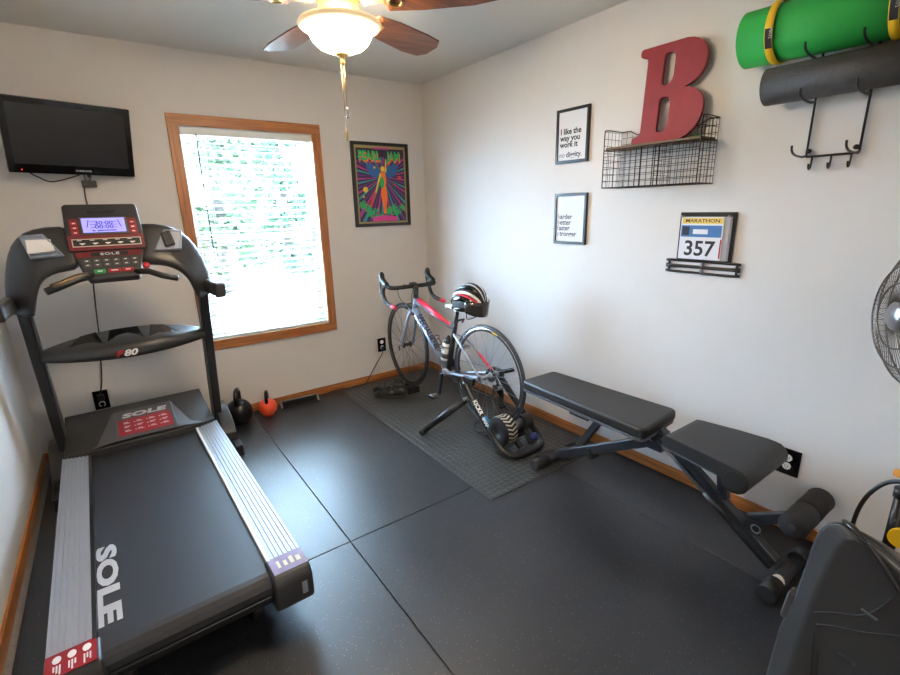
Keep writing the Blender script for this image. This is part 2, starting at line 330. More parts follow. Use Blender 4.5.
for i in range(22):
    for j in range(56):
        x = -.915+px_*i; y = -1.966+py_*j; a_, b_ = .0165, .0125
        mb.add([(x-a_, y-b_, .0040), (x+a_, y-b_, .0040), (x+a_, y+b_, .0040), (x-a_, y+b_, .0040), (x-a_*.75, y-b_*.75, .0060), (x+a_*.75, y-b_*.75, .0060), (x+a_*.75, y+b_*.75, .0060), (x-a_*.75, y+b_*.75, .0060)], [(4, 5, 6, 7), (0, 1, 5, 4), (1, 2, 6, 5), (2, 3, 7, 6), (3, 0, 4, 7)])
tm = mb.build('bike_mat', M['tread'], fix=False)
tag(tm, 'dark grey mat with raised tread pattern under the bicycle and its trainer', 'floor mat')
ZM = .0062

# ------------------------------------------------------------------ window blind
bl = thing('window_blind', 'white horizontal slat blind hanging open inside the oak framed window', 'blind', (0, .035, WZ0))
mb = MB(); BX0, BX1 = WX0+.012, WX1-.012; hh = WZ1-WZ0
MB().b2((BX0, -.03, hh-.055), (BX1, .028, hh-.008)).build('headrail', M['blind'], bl, bevel=.004)
n = 30; sp = (hh-.10)/n; tilt = math.radians(13)
for i in range(n):
    z = .045+sp*i; pr = []
    for k in range(6):
        u = -1+2*k/5; y = u*.0245; zz = .003*(1-u*u)
        pr.append((y*math.cos(tilt)-zz*math.sin(tilt), y*math.sin(tilt)+zz*math.cos(tilt)))
    vs = [(x, y, z+q+th) for th in (-.0012, .0012) for x in (BX0, BX1) for y, q in pr]
    fs = []
    for k in range(5): fs += [(k, k+1, 7+k, 6+k), (12+k, 18+k, 19+k, 13+k)]
    fs += [(0, 6, 18, 12), (5, 17, 23, 11)]+[(k, 12+k, 13+k, k+1) for k in range(5)]+[(6+k, 7+k, 19+k, 18+k) for k in range(5)]
    mb.add(vs, fs, True)
mb.build('slats', M['blind'], bl)
MB().b2((BX0, -.024, .008), (BX1, .024, .024)).build('bottom_rail', M['blind'], bl, bevel=.004)
mb = MB()
for x in (BX0+.13, BX1-.13):
    for y in (-.026, .026): mb.cyl((x, y, .02), (x, y, hh-.05), .0012, n=6)
mb.build('ladder_cord', M['blind'], bl)
MB().cyl((BX0+.085, -.040, hh-.05), (BX0+.085, -.044, hh-.85), .0045, n=8).build('tilt_wand', M['black'], bl)
mb = MB().cyl((BX1-.055, -.034, hh-.05), (BX1-.055, -.034, hh-.80), .0014, n=6).lathe([(0, 0), (.006, .004), (.008, .03), (.003, .04), (0, .042)], (BX1-.055, -.034, hh-.84), n=10)
mb.build('lift_cord', M['white'], bl)

# ------------------------------------------------------------------ ceiling fan
FC = Vector((-1.502, -1.800, 0)); FZ = 2.165
fan = thing('ceiling_fan', 'brown bladed ceiling fan with glowing frosted glass bowl light', 'ceiling fan', (FC.x, FC.y, H))
zl = lambda z: z-H
MB().lathe([(0, 0), (.075, 0), (.07, -.025), (.03, -.05), (.012, -.055), (.012, -.10), (0, -.10)], n=32).build('canopy', M['brass'], fan)
MB().lathe([(.012, -.09), (.06, -.10), (.115, -.12), (.125, -.16), (.12, -.21), (.10, -.235), (0, -.236)], n=40).build('motor_housing', M['brass'], fan)
MB().lathe([(.05, -.236), (.07, -.25), (.072, -.275), (.05, -.290), (.048, -.312), (.05, -.325), (0, -.326)], n=36).build('switch_housing', M['brass'], fan)
for k in range(5):
    a = math.radians(23+72*k); X = Matrix.Rotation(a, 4, 'Z') @ Matrix.Translation((0, 0, zl(FZ))) @ Matrix.Rotation(math.radians(-11), 4, 'X')
    mb = MB(); mb.X = X
    mb.prism([(.17, -.052), (.28, -.070), (.46, -.080), (.552, -.078), (.592, -.040), (.602, .030), (.575, .066), (.48, .080), (.30, .072), (.17, .052)], (0, 0, -.0035), (1, 0, 0), (0, 1, 0), .007)
    bd = mb.build('blade', M['blade'], fan, bevel=.002)
    mb = MB(); mb.X = X
    mb.prism([(.09, -.018), (.16, -.014), (.21, -.034), (.25, -.030), (.262, 0), (.25, .030), (.21, .034), (.16, .014), (.09, .018)], (0, 0, .0038), (1, 0, 0), (0, 1, 0), .005)
    mb.build('blade_arm', M['brass'], bd, bevel=.0015)
    mb = MB(); mb.X = X
    mb.torus((.215, 0, -.006), (0, 0, 1), .024, .005, 20, 6); mb.build('blade_medallion', M['brass'], bd)
ZR = zl(2.104)
bw = MB().lathe([(.116, -.014), (.111, -.030), (.102, -.048), (.082, -.067), (.052, -.080), (.02, -.086), (0, -.087)], (0, 0, ZR), n=48).build('light_bowl', M['bowl'], fan)
MB().lathe([(.095, .020), (.128, .016), (.146, .009), (.150, .002), (.143, -.006), (.128, -.011), (.116, -.014)], (0, 0, ZR), n=48).build('bowl_rim', M['rimglass'], bw)
bl_ = bpy.data.lights.new('bulb', 'POINT'); blo = bpy.data.objects.new('bulb', bl_); link(blo, fan); blo.location = (0, 0, ZR-.030)
bl_.energy = 76; bl_.color = (1, .84, .64); bl_.shadow_soft_size = .03
MB().lathe([(0, 0), (.026, -.002), (.024, -.009), (.012, -.016), (.008, -.026), (.011, -.032), (.006, -.04), (0, -.042)], (0, 0, ZR-.085), n=20).build('finial', M['brass'], fan)
for dx, z1, nm in ((.004, 1.822, 'white'), (-.006, 1.742, 'brass')):
    ch = MB().cyl((dx, 0, ZR-.115), (dx, 0, zl(z1)), .0014, n=6).build('pull_chain', M['brass'], fan)
    MB().lathe([(0, .016), (.004, .012), (.0065, -.004), (.0065, -.018), (.003, -.024), (0, -.024)], (dx, 0, zl(z1)), n=12).build('pull_fob', M['chrome'] if nm == 'white' else M['brass'], ch)

# ------------------------------------------------------------------ television on the back wall
tv = thing('television', 'black flat television mounted high on the wall above the treadmill console', 'television', (-2.392, -.105, 1.690), .21)
tv.rotation_euler = (.27, .012, .21); tv.scale = (.975, .975, .975)
tvm = Matrix.Rotation(-.02, 4, 'Y')
def tvb(mb, nm, m, par, **k): mb2 = mb; o = mb2.build(nm, m, par, **k); return o
MB().b2((-.292, -.012, 0), (.292, .025, .382)).build('bezel', M['gloss'], tv, bevel=.004)
MB().b2((-.262, -.0135, .048), (.262, -.0105, .352)).build('screen', M['screenoff'], tv)
MB().b2((-.16, .025, .08), (.16, .05, .30)).build('rear_housing', M['black'], tv, bevel=.01)
MB().b2((-.05, .05, .12), (.05, .058, .26)).b2((-.03, .055, .16), (.03, .11, .22)).build('wall_bracket', M['black'], tv)
text('maker_lettering', 'SAMSUNG', (.035, -.0125, .019), (1, 0, 0), (0, 0, 1), .013, M['silverprint'], tv, .0004, .0003, 1.25, align='CENTER')
MB().sphere((-.238, -.0125, .018), .003, 8, 6).build('standby_light', M['led'], tv)
MB().tube(catmull([(-.215, .012, .004), (-.17, .03, -.028), (-.12, .035, -.052), (-.06, .035, -.04), (.01, .03, -.012), (.03, .02, .004)]), .0035, 8).build('power_cord', M['black'], tv)
bx = thing('media_box', 'small dark adapter box hanging on cables under the television', 'electronics', (-2.34, -.012, 1.60))
MB().b2((-.04, -.018, .025), (.032, .008, .062)).build('box_body', M['char'], bx, bevel=.003)
MB().tube([(-.015, -.012, .06), (-.02, -.02, .085), (-.01, -.03, .11)], .003, 6).tube([(.0, -.012, .06), (.012, -.02, .085), (.005, -.03, .11)], .003, 6).build('video_cable', M['black'], bx)
MB().b2((-.006, -.026, .078), (.013, -.014, .10)).build('cable_plug', M['black'], bx, bevel=.002)
MB().tube(catmull([(-.03, -.004, .03), (-.035, -.004, -.02), (-.037, -.006, -.1), (-.055, -.006, -.3), (-.085, -.006, -.5), (-.105, -.006, -.70), (-.118, -.006, -.85), (-.133, -.006, -.98), (-.155, -.008, -1.14), (-.178, -.012, -1.225)]), .004, 8).build('power_cord', M['black'], bx)

# ------------------------------------------------------------------ wall outlets
def outlet(name, label, c, wall, wdt=.078, hgt=.122, plug=None):
    # wall 'back': faces -y ; 'right': faces -x
    t = thing(name, label, 'outlet', c, 0 if wall == 'back' else -PI/2, 'black wall outlets')
    MB().b2((-wdt/2, -.006, -hgt/2), (wdt/2, -.0005, hgt/2)).build('wall_plate', M['gloss'], t, bevel=.002)
    return t
o1 = outlet('wall_outlet', 'black wall outlet behind the treadmill with a black plug and white ring', (-2.521, 0, .326), 'back', .08, .125)
MB().torus((0, -.0075, -.028), (0, 1, 0), .016, .003, 24, 6, -1.2, 4.3).build('socket_ring', M['white'], o1)
MB().b2((-.018, -.03, .0), (.018, -.006, .04)).build('plug', M['black'], o1, bevel=.004)
o2 = outlet('wall_outlet', 'black wall outlet with white sockets left of the bicycle front wheel', (-.507, 0, .313), 'back')
MB().cyl((0, -.0085, .027), (0, -.006, .027), .0165, n=20).build('socket_face', M['white'], o2)
MB().cyl((0, -.0085, -.022), (0, -.006, -.022), .0165, n=20).build('socket_face', M['white'], o2)
MB().b2((-.013, -.032, -.032), (.011, -.008, -.012)).build('plug', M['black'], o2, bevel=.003)
o3 = outlet('wall_outlet', 'wide black wall outlet with two white sockets behind the weight bench seat', (0, -2.94, .327), 'right', .088, .125)
for z in (.02, -.02):
    mb = MB().cyl((-.004, -.009, z), (-.004, -.006, z), .0165, n=20); f_ = mb.build('socket_face', M['white'], o3)
    MB().b2((-.0105, -.0095, z-.004), (-.0085, -.0085, z+.007)).b2((.0005, -.0095, z-.004), (.0025, -.0085, z+.006)).cyl((-.004, -.0095, z-.009), (-.004, -.0085, z-.009), .0022, n=8).build('socket_slots', M['ink'], f_)

# ------------------------------------------------------------------ cord along the baseboard, floor vent
cd = MB().tube(catmull([(-.507, -.03, .29), (-.525, -.035, .24), (-.56, -.03, .19), (-.62, -.022, .10), (-.66, -.02, .045), (-.70, -.04, .008), (-.76, -.055, .0045), (-.86, -.05, .0045), (-.93, -.026, .012), (-1.0, -.028, .008), (-1.07, -.04, .0045), (-1.14, -.03, .0045), (-1.2, -.02, .004), (-1.38, -.02, .004), (-1.44, -.04, .004)]), .004, 8).build('power_cord', M['black'])
tag(cd, 'black power cord running from the outlet along the back baseboard', 'cord')
vt = thing('floor_vent', 'low dark floor vent with a grey top bar right of the orange kettlebell', 'vent', (-1.30, -.085, .0005), -.06)
mb = MB().b2((-.145, -.05, 0), (.145, .045, .006))
for k in range(16): mb.b2((-.135+k*.0175, -.04, .006), (-.128+k*.0175, .035, .009))
mb.build('vent_grille', M['matte'], vt)
prof = [(.05*math.cos(t)-.012, .038*math.sin(t)+.006) for t in [PI*.08+PI*.55*i/7 for i in range(8)]]
prof = [(p[0], p[1]) for p in prof]; inner = [(p[0]*.93, p[1]*.93) for p in reversed(prof)]
MB().prism(prof+inner, (-.135, .02, 0), (0, 1, 0), (0, 0, 1), .27).build('deflector', mat('smoky_deflector', '#3a3a3b', .15, alpha=.75), vt)
MB().cyl((-.135, 0, .045), (.135, 0, .045), .006, n=10).build('top_bar', M['steel'], vt)
for x in (-.142, .142): MB().tube([(x, .0, .045), (x, -.015, .04), (x, -.035, .016), (x, -.045, .008)], .009, 10).build('end_cap', M['steel'], vt)

# ------------------------------------------------------------------ kettlebells
def kettlebell(name, label, loc, r, body, rz, flat=.86, sc=1.0):
    t = thing(name, label, 'kettlebell', loc, rz, 'kettlebells by the back wall')
    prof = [(0, 0), (r*.62, 0)]+[(r*math.sin(a), r*.93-r*math.cos(a)*.98) for a in [math.acos(.93/.98*.9)+(PI-math.acos(.93/.98*.9))*i/12 for i in range(13)]]
    MB().lathe(prof, n=32).build('bell', body, t)
    top = r*1.78
    hp = catmull([(-r*.55, 0, top-.03), (-r*.62, 0, top+r*.35), (-r*.45, 0, top+r*.78), (0, 0, top+r*.92), (r*.45, 0, top+r*.78), (r*.62, 0, top+r*.35), (r*.55, 0, top-.03)], 6)
    MB().tube(hp, .0155*sc, 12).build('handle', M['gloss'], t)
    return t
kb = kettlebell('kettlebell', 'large black kettlebell beside the treadmill base', (-1.755, -.165, .0005), .092, M['satin'], 1.2)
MB().box((-.03, -.075, .11), (.03, .004, .02), (.1, 0, -.35)).build('weight_mark', M['greyp'], kb)
kettlebell('kettlebell', 'small orange kettlebell with black handle', (-1.555, -.15, .0005), .066, M['orange'], 1.25, sc=.8)

# ------------------------------------------------------------------ treadmill
tr_ = thing('treadmill', 'large black folding treadmill with lit console and silver side rails', 'treadmill', (-2.32, -1.2, .001), .022)
# deck + belt
MB().b2((-.30, -.86, .10), (.30, .70, .205)).build('deck_frame', M['satin'], tr_, bevel=.01)
prof = [(.64, .2245), (-.86, .2245)]
for i in range(9):
    a = PI/2+PI*i/8; prof.append((-.875+.052*math.cos(a), .1725+.052*math.sin(a)))
prof += [(.64, .1205)]
belt = MB(); belt.prism(prof, (-.248, 0, 0), (0, 1, 0), (0, 0, 1), .496); belt = belt.build('running_belt', M['belt'], tr_)
text('belt_lettering', 'SOLE', (-.244, -.345, .2252), (0, -1, 0), (1, 0, 0), .082, M['silverprint'], tr_, .0004, .004, 2.35, space=1.02)
for sx in (-1, 1):
    mb = MB(); mb.b2((sx*.372, -.835, .14), (sx*.262, .60, .232))
    for k in range(7):
        x = sx*(.268+.0165*k); mb.b2((x-.005, -.835, .232), (x+.005, .600, .2365))
    mb.build('side_rail', M['alu'], tr_)
    mb = MB(); mb.b2((sx*.262, -.84, .20), (sx*.25, .66, .238)); mb.build('belt_guide', M['white'] if sx > 0 else M['satin'], tr_)
    mb = MB(); mb.prism([(-.83, .235), (-.935, .232), (-.955, .20), (-.955, .11), (-.93, .085), (-.83, .085)], (sx*.24 if sx > 0 else -.377, 0, 0), (0, 1, 0), (0, 0, 1), .137)
    cap = mb.build('end_cap', M['char'], tr_, bevel=.012, seg=3)
    mb = MB(); mb.b2((sx*.252, -.836, .2352), (sx*.372, -.928, .2366)); mb.build('warning_decal', M['lilac'] if sx > 0 else M['decalred'], cap)
    if sx < 0:
        mb = MB()
        for k in range(3):
            x = -.345+.035*k; mb.sphere((x, -.862, .2366), .011, 10, 6, (1, 1.4, .05))
            for q in range(3): mb.b2((x-.008+q*.007, -.885, .2366), (x-.004+q*.007, -.905-.008*((q*7+k) % 3), .2370))
        mb.build('decal_print', M['white'], cap)
    else:
        mb = MB()
        for k in range(4): mb.b2((.275+.022*k, -.86-.01*(k % 2), .2366), (.285+.024*k, -.90, .2370))
        mb.build('decal_print', M['cream'], cap)
        MB().b2((.333, -.955, .135), (.352, -.9565, .185)).build('adjust_slot', M['alu'], cap)
mb = MB().b2((-.24, -.93, .135), (.24, -.85, .165)); mb.build('rear_roller_cover', M['satin'], tr_, bevel=.008)
for x in (-.2, .2): MB().cyl((x-.02, -.80, .04), (x+.02, -.80, .04), .04, n=18).build('rear_foot', M['black'], tr_)
MB().b2((-.27, -.80, .03), (.27, -.74, .10)).build('cross_member', M['satin'], tr_)
# motor hood: sloped cover with a raised trapezoid
mb = MB()
xs = .362
P = lambda x, y, z: (x, y, z)
top = [P(-xs, .600, .250), P(-.205, .545, .262), P(.215, .545, .262), P(xs, .600, .250), P(xs-.012, .935, .352), P(-xs+.012, .935, .352)]
bot = [P(-xs, .600, .12), P(-.205, .545, .12), P(.215, .545, .12), P(xs, .600, .12), P(xs-.012, .96, .12), P(-xs+.012, .96, .12)]
ins = [P(-.125, .885, .352), P(.165, .885, .352), P(.215, .602, .268), P(-.205, .602, .268)]
mb.add(top+bot, [(0, 1, 5), (1, 2, 4, 5), (2, 3, 4), (0, 6, 7, 1), (1, 7, 8, 2), (2, 8, 9, 3), (3, 9, 10, 4), (4, 10, 11, 5), (5, 11, 6, 0), (6, 11, 10, 9, 8, 7)])
hood = mb.build('motor_hood', M['char'], tr_, bevel=.006)
mb = MB()
a0, a1, a2, a3 = P(-.135, .850, .332), P(.175, .850, .332), P(.205, .537, .266), P(-.195, .537, .266)
c0, c1, c2, c3 = P(-.125, .845, .342), P(.165, .845, .342), P(.165, .542, .283), P(-.135, .542, .283)
mb.add([a0, a1, P(.30, .580, .256), P(-.28, .580, .256), c0, c1, c2, c3], [(4, 5, 6, 7), (0, 4, 7, 3), (1, 2, 6, 5), (0, 1, 5, 4), (3, 7, 6, 2), (0, 3, 2, 1)])
mb.build('hood_ridge', M['greyp'], hood)
hn = Vector((1, 0, 0)); hy = Vector((0, .303, .059)).normalized(); hz = hn.cross(hy)
def hp(x, t): return Vector((x, .542, .283))+hy*t+hz*.0012
mb = MB(); q = [hp(-.112, .035), hp(.150, .035), hp(.150, .200), hp(-.112, .200)]; mb.quad(*q); mb.build('red_label', M['decalred'], hood)
mb = MB()
for r in range(3):
    for cI in range(4):
        x = -.095+cI*.062; t = .07+r*.042
        if cI: mb.sphere(hp(x, t+.006), .006, 8, 4, (1, 1, .1))
        for q in range(2): mb.quad(*[hp(x+.010, t+q*.010)+hz*.001, hp(x+.040-.008*((q+r) % 2), t+q*.010)+hz*.001, hp(x+.040-.008*((q+r) % 2), t+q*.010+.005)+hz*.001, hp(x+.010, t+q*.010+.005)+hz*.001])
mb.build('label_print', M['white'], hood)
text('hood_lettering', 'SOLE', hp(.021, .222), hn, hy, .060, M['silverprint'], hood, .0006, .003, 1.55, .15, 'CENTER', 1.05)
# base frame feet and uprights
for sx, UX in ((-1, .368), (1, .408)):
    MB().b2((sx*(UX+.03), .50, 0), (sx*(UX+.075), 1.02, .075)).build('base_foot', M['frame'], tr_, bevel=.008)
    mb = MB(); mb.prism([(.60, .0), (.60, .13), (.68, .20), (.80, .25), (.90, .25), (.93, .0)], (sx*UX-.012 if sx > 0 else -UX-.07, 0, 0), (0, 1, 0), (0, 0, 1), .082)
    mb.build('base_cover', M['char'], tr_, bevel=.01)
    MB().bar((sx*(UX+.003), .80, .15), (sx*(UX+.003), .605, 1.06), .046, .082, (0, 1, 0)).build('upright', M['frame'], tr_, bevel=.008)
    MB().bar((sx*(UX-.024), .79, .17), (sx*(UX-.024), .600, 1.04), .006, .05, (0, 1, 0)).build('upright_trim', M['greyp'], tr_)
MB().b2((-.46, .93, .02), (.46, 1.0, .07)).build('base_crossbar', M['frame'], tr_, bevel=.006)
# handrail stubs on the uprights
for sx, UX in ((-1, -.028), (1, 0)):
    mb = MB().bar((sx*(.418+UX), .63, 1.075), (sx*(.462+UX), .40, 1.060), .052, .075)
    mb.build('handrail', M['greyp'], tr_, bevel=.016, seg=3)
    MB().bar((sx*(.462+UX), .402, 1.060), (sx*(.468+UX), .372, 1.058), .058, .078).build('handrail_cap', M['char'], tr_, bevel=.014, seg=3)
# console wings (loft from the upright top sweeping in to the console)
for sx in (-1, 1):
    st = [  # back-upper (x,y,z), front-lower (x,y,z)
        ((.455, .60, 1.00), (.375, .545, 1.00)), ((.460, .57, 1.09), (.365, .485, 1.03)), ((.448, .55, 1.17), (.343, .44, 1.10)), ((.418, .55, 1.27), (.318, .42, 1.155)),
        ((.372, .55, 1.35), (.285, .42, 1.192)), ((.310, .55, 1.405), (.235, .42, 1.222)), ((.23, .55, 1.425), (.18, .42, 1.232)), ((.10, .55, 1.43), (.10, .42, 1.235))]
    secs = []
    for (bu, fl) in st:
        dxo = (0 if sx > 0 else .045*min(1, max(0, (1.50-bu[2])/.25)))-.006
        bu, fl = Vector((sx*(bu[0]-dxo), bu[1], bu[2])), Vector((sx*(fl[0]-dxo), fl[1], fl[2])); d = bu-fl; nrm = Vector((0, .55, -.35)) if bu.z > 1.2 else Vector((-sx*.1, .5, -.1))
        th = nrm.normalized()*.055
        secs.append([fl, fl+d*.12+Vector((0, -.006, .006)), fl+d*.88+Vector((0, -.006, .006)), bu, bu+th*.8, bu+th-d*.1, fl+th+d*.1, fl+th*.8])
    wing = MB().loft(secs).build('console_wing', M['char'], tr_, subsurf=1)
    # silver-lipped tray in the wing
    cx = .270 if sx > 0 else -.232
    A = [Vector((cx-.072*sx, .478, 1.268)), Vector((cx+.050*sx, .478, 1.266)), Vector((cx+.075*sx, .532, 1.362)), Vector((cx-.010*sx, .532, 1.368))]
    off = Vector((0, -.046, .022)); A = [p+off for p in A]; ce = sum(A, Vector())/4
    ring = []
    mb = MB(); inn = [ce+(p-ce)*.84 for p in A]; nin = Vector((0, .8, -.6))*.007; dn = [p+nin for p in inn]
    outr = [p+Vector((0, .02, -.012)) for p in A]
    mb.add(outr+A+inn+dn, [(i, (i+1) % 4, 4+(i+1) % 4, 4+i) for i in range(4)]+[(4+i, 4+(i+1) % 4, 8+(i+1) % 4, 8+i) for i in range(4)]+[(8+i, 8+(i+1) % 4, 12+(i+1) % 4, 12+i) for i in range(4)]+[(12, 13, 14, 15)])
    mb.build('tray', M['silver'], wing, bevel=.004, angle=20)
    if sx < 0: trayL = (inn, dn)
    else: trayR = (inn, dn)
# console
def face_pt(o, xd, yd, x, y, dz=0): return o+xd*x+yd*y+xd.cross(yd)*dz
xd = Vector((1, 0, 0)); yd = Vector((0, .10, .213)).normalized(); nd = xd.cross(yd)
O1 = Vector((.014, .45, 1.300))
def pan(pts, o, yv, depth): return [o+xd*p[0]+yv*p[1] for p in pts]
mb = MB(); mb.prism([(-.158, 0), (.158, 0), (.158, .035), (.150, .232), (.138, .242), (-.138, .242), (-.150, .232), (-.158, .035)], O1-nd*.045, xd, yd, .045)
con = mb.build('console_head', M['black'], tr_, bevel=.008, seg=3)
def plate(mb, x0, x1, y0, y1, dz, o=O1, yv=yd):
    nn = xd.cross(yv); mb.add([o+xd*x+yv*y+nn*z for z in (0, dz) for x, y in ((x0, y0), (x1, y0), (x1, y1), (x0, y1))], [(4, 5, 6, 7), (0, 1, 5, 4), (1, 2, 6, 5), (2, 3, 7, 6), (3, 0, 4, 7)])
mb = MB(); plate(mb, -.152, .152, .006, .080, .0015); plate(mb, -.135, -.098, .08, .165, .0015); plate(mb, .098, .135, .08, .165, .0015); mb.build('red_fascia', M['maroon'], con)
mb = MB(); plate(mb, -.138, .138, .022, .062, .003); mb.build('key_strip_border', M['cream'], con)
mb = MB(); plate(mb, -.134, .134, .026, .058, .0038); mb.build('key_strip', M['black'], con, bevel=.001)
mb = MB()
for k in range(5): plate(mb, -.110+k*.05, -.088+k*.05, .036, .040, .0044); plate(mb, -.118+k*.05, -.10+k*.05, .052, .055, .0044); plate(mb, -.105+k*.05, -.094+k*.05, .032, .036, .0044)
mb.build('key_strip_print', M['white'], con)
mb = MB(); plate(mb, -.096, .096, .084, .172, .003); mb.build('screen_border', M['greyp'], con, bevel=.001)
mb = MB(); plate(mb, -.086, .086, .093, .165, .0042); scr = mb.build('lcd_screen', M['lcd'], con)
for k in range(3):
    for sx in (-1, 1):
        mb = MB(); x = sx*.1165; y = .093+k*.024; plate(mb, x-.013, x+.013, y-.007, y+.009, .003); b_ = mb.build('side_button', M['red'], con, bevel=.001)
        mb = MB(); plate(mb, x-.006, x+.006, y-.002, y+.003, .0038); mb.build('button_icon', M['white'], b_)
text('lcd_digits', '30:00', O1+yd*.132+nd*.0044, xd, yd, .026, M['lcdink'], scr, .0002, .0004, 1.3, align='CENTER')
text('lcd_digits', '00:00', O1+yd*.112+nd*.0044, xd, yd, .026, M['lcdink'], scr, .0002, .0004, 1.3, align='CENTER')
mb = MB()
plate(mb, -.03, .045, .099, .104, .0045); plate(mb, -.05, -.038, .099, .104, .0045)
for s_ in (-1, 1):
    mb.add([O1+xd*(s_*.066)+yd*.118+nd*.0046, O1+xd*(s_*.070)+yd*.118+nd*.0046, O1+xd*(s_*.060)+yd*.156+nd*.0046, O1+xd*(s_*.056)+yd*.156+nd*.0046], [(0, 1, 2, 3)])
    for q in range(3): plate(mb, s_*.045-.009, s_*.045+.009, .115+q*.015, .118+q*.015, .0045)
mb.build('lcd_marks', M['lcdink'], scr)
mb = MB(); plate(mb, -.055, .055, .195, .205, .001); mb.build('speaker_slot', M['gloss'], con)
# lower keypad, sloping toward the runner
yl = Vector((0, .10, .125)).normalized(); O2 = Vector((.012, .352, 1.178)); nl = xd.cross(yl)
mb = MB(); mb.prism([(-.098, 0), (.098, 0), (.108, .02), (.142, .155), (-.142, .155), (-.108, .02)], O2-nl*.045, xd, yl, .045)
kp = mb.build('keypad', M['char'], tr_, bevel=.007)
mb = MB(); plate(mb, -.132, .132, .120, .152, .0015, O2, yl); mb.build('keypad_fascia', M['maroon'], kp)
mb = MB(); plate(mb, -.075, .075, .124, .146, .0025, O2, yl); mb.build('logo_plate', M['black'], kp)
text('console_lettering', 'SOLE', O2+yl*.129+nl*.003, xd, yl, .018, M['silverprint'], kp, .0003, .0006, 1.7, align='CENTER', space=1.15)
for r in range(2):
    for k in range(6):
        x = -.095+k*.038; y = .075+r*.024; mb = MB(); plate(mb, x-.013, x+.013, y-.008, y+.008, .002, O2, yl); b_ = mb.build('key', M['greyp'], kp, bevel=.001)
        mb = MB(); plate(mb, x-.005, x+.005, y-.001, y+.003, .0026, O2, yl); mb.build('key_print', M['white'], b_)
for x0, x1, mm, nm in ((-.075, -.032, 'greenbtn', 'start_button'), (-.022, .030, 'red', 'stop_button'), (.036, .080, 'red', 'stop_button')):
    mb = MB(); plate(mb, x0, x1, .028, .050, .004, O2, yl); b_ = mb.build(nm, M[mm], kp, bevel=.003)
    mb = MB(); plate(mb, x0+.012, x1-.012, .036, .041, .0046, O2, yl); mb.build('button_print', M['white'], b_)
MB().lathe([(0, 0), (.016, 0), (.016, .012), (.009, .018), (0, .02)], O2+xd*.135+yl*.05, nl, 16).build('safety_key', M['red'], tr_)
mb = MB().tube([(.10, .375, 1.195), (.15, .335, 1.195), (.20, .305, 1.172), (.262, .275, 1.155)], .015, 12); mb.build('pulse_grip', M['black'], tr_)
mb = MB().tube([(-.075, .375, 1.192), (-.13, .335, 1.185), (-.19, .305, 1.165), (-.246, .28, 1.148)], .017, 12); g_ = mb.build('pulse_grip', M['black'], tr_)
MB().tube([(-.09, .362, 1.200), (-.13, .330, 1.197), (-.19, .300, 1.177), (-.225, .284, 1.167)], .012, 10).build('metal_contact', M['bronze'], g_)
MB().b2((-.085, .385, 1.155), (.105, .50, 1.20)).build('console_underside', M['black'], tr_, bevel=.012)
# cross shelf between the uprights
def arc(x): return max(0, 1-((x-.02)/.372)**2)
xsn = [-.352+.744*i/16 for i in range(17)]
secs = []
for x in xsn:
    b = arc(x); y0 = .655; yf = .60-.105*b
    zt = .800+.012*b; h_ = .040+.030*b
    secs.append([(x, yf+.012, zt-h_), (x, yf, zt-h_*.6), (x, yf+.004, zt-.004), (x, yf+.03, zt+.010), (x, y0, zt+.050*b+.012), (x, y0+.02, zt+.045*b), (x, y0+.02, zt-.030)])
shelf = MB().loft(secs, True).build('accessory_shelf', M['char'], tr_)
mb = MB()
for x0, x1 in ((-.235, -.095), (-.075, .090), (.110, .245)):
    ym0 = .60-.105*arc(x0)+.048; ym1 = .60-.105*arc(x1)+.048; z0 = .817+.012*arc(x0); z1 = .817+.012*arc(x1); d0 = .018+.02*arc(x0); d1 = .018+.02*arc(x1)
    mb.quad((x0, ym0, z0), (x1, ym1, z1), (x1-.02 if x1 < .2 else x1-.05, .648, z1+d1+.008), (x0+.02 if x0 > -.2 else x0+.05, .648, z0+d0+.008))
mb.build('shelf_pocket', M['gloss'], shelf)
text('model_lettering', 'F', (-.052, .488, .757), (1, 0, 0), (0, 0, 1), .045, M['red'], shelf, .0015, .0016, 1.3, .25)
text('model_lettering', '80', (-.018, .487, .757), (1, 0, 0), (0, 0, 1), .045, M['white'], shelf, .0015, .0016, 1.3, .25)
# things lying in the trays
inn, dn = trayR; c_ = sum(dn, Vector())/4; nr = Vector((0, -.8, .6))
rm = thing('remote_control', 'small black remote control lying in the right console tray', 'remote control', tr_.matrix_basis @ Vector((0, 0, 0)))
rm.rotation_euler = (0, 0, .022); rm.location = (-2.32, -1.2, .001)
R3 = Matrix((Vector((.97, .12, .2)).normalized(), Vector((-.1, .6, .8)).normalized(), Vector((.0, -.8, .6)).normalized())).transposed().to_4x4()
X = Matrix.Translation(c_+nr*.012+Vector((-.012, 0, 0))) @ R3
mb = MB(); mb.X = X; mb.box((0, 0, 0), (.046, .085, .014)); mb.build('remote_body', M['black'], rm, bevel=.004)
mb = MB(); mb.X = X
for i in range(3):
    for j in range(6): mb.box((-.013+i*.013, -.03+j*.012, .0075), (.008, .007, .003))
mb.build('buttons', M['greyp'], rm)
inn, dn = trayL; c_ = sum(dn, Vector())/4
X = Matrix.Translation(c_+nr*.006) @ Matrix((Vector((1, 0, 0)), Vector((0, .6, .8)), Vector((0, -.8, .6)))).transposed().to_4x4()
mb = MB(); mb.X = X; mb.box((.0, -.005, 0), (.088, .070, .006)); mb.box((.02, -.028, .008), (.062, .028, .010), (.1, 0, .1))
pp = mb.build('paper_note', M['paper']); pp.location = (-2.32, -1.2, .001); pp.rotation_euler = (0, 0, .022)
tag(pp, 'folded white paper lying in the left console tray', 'paper')

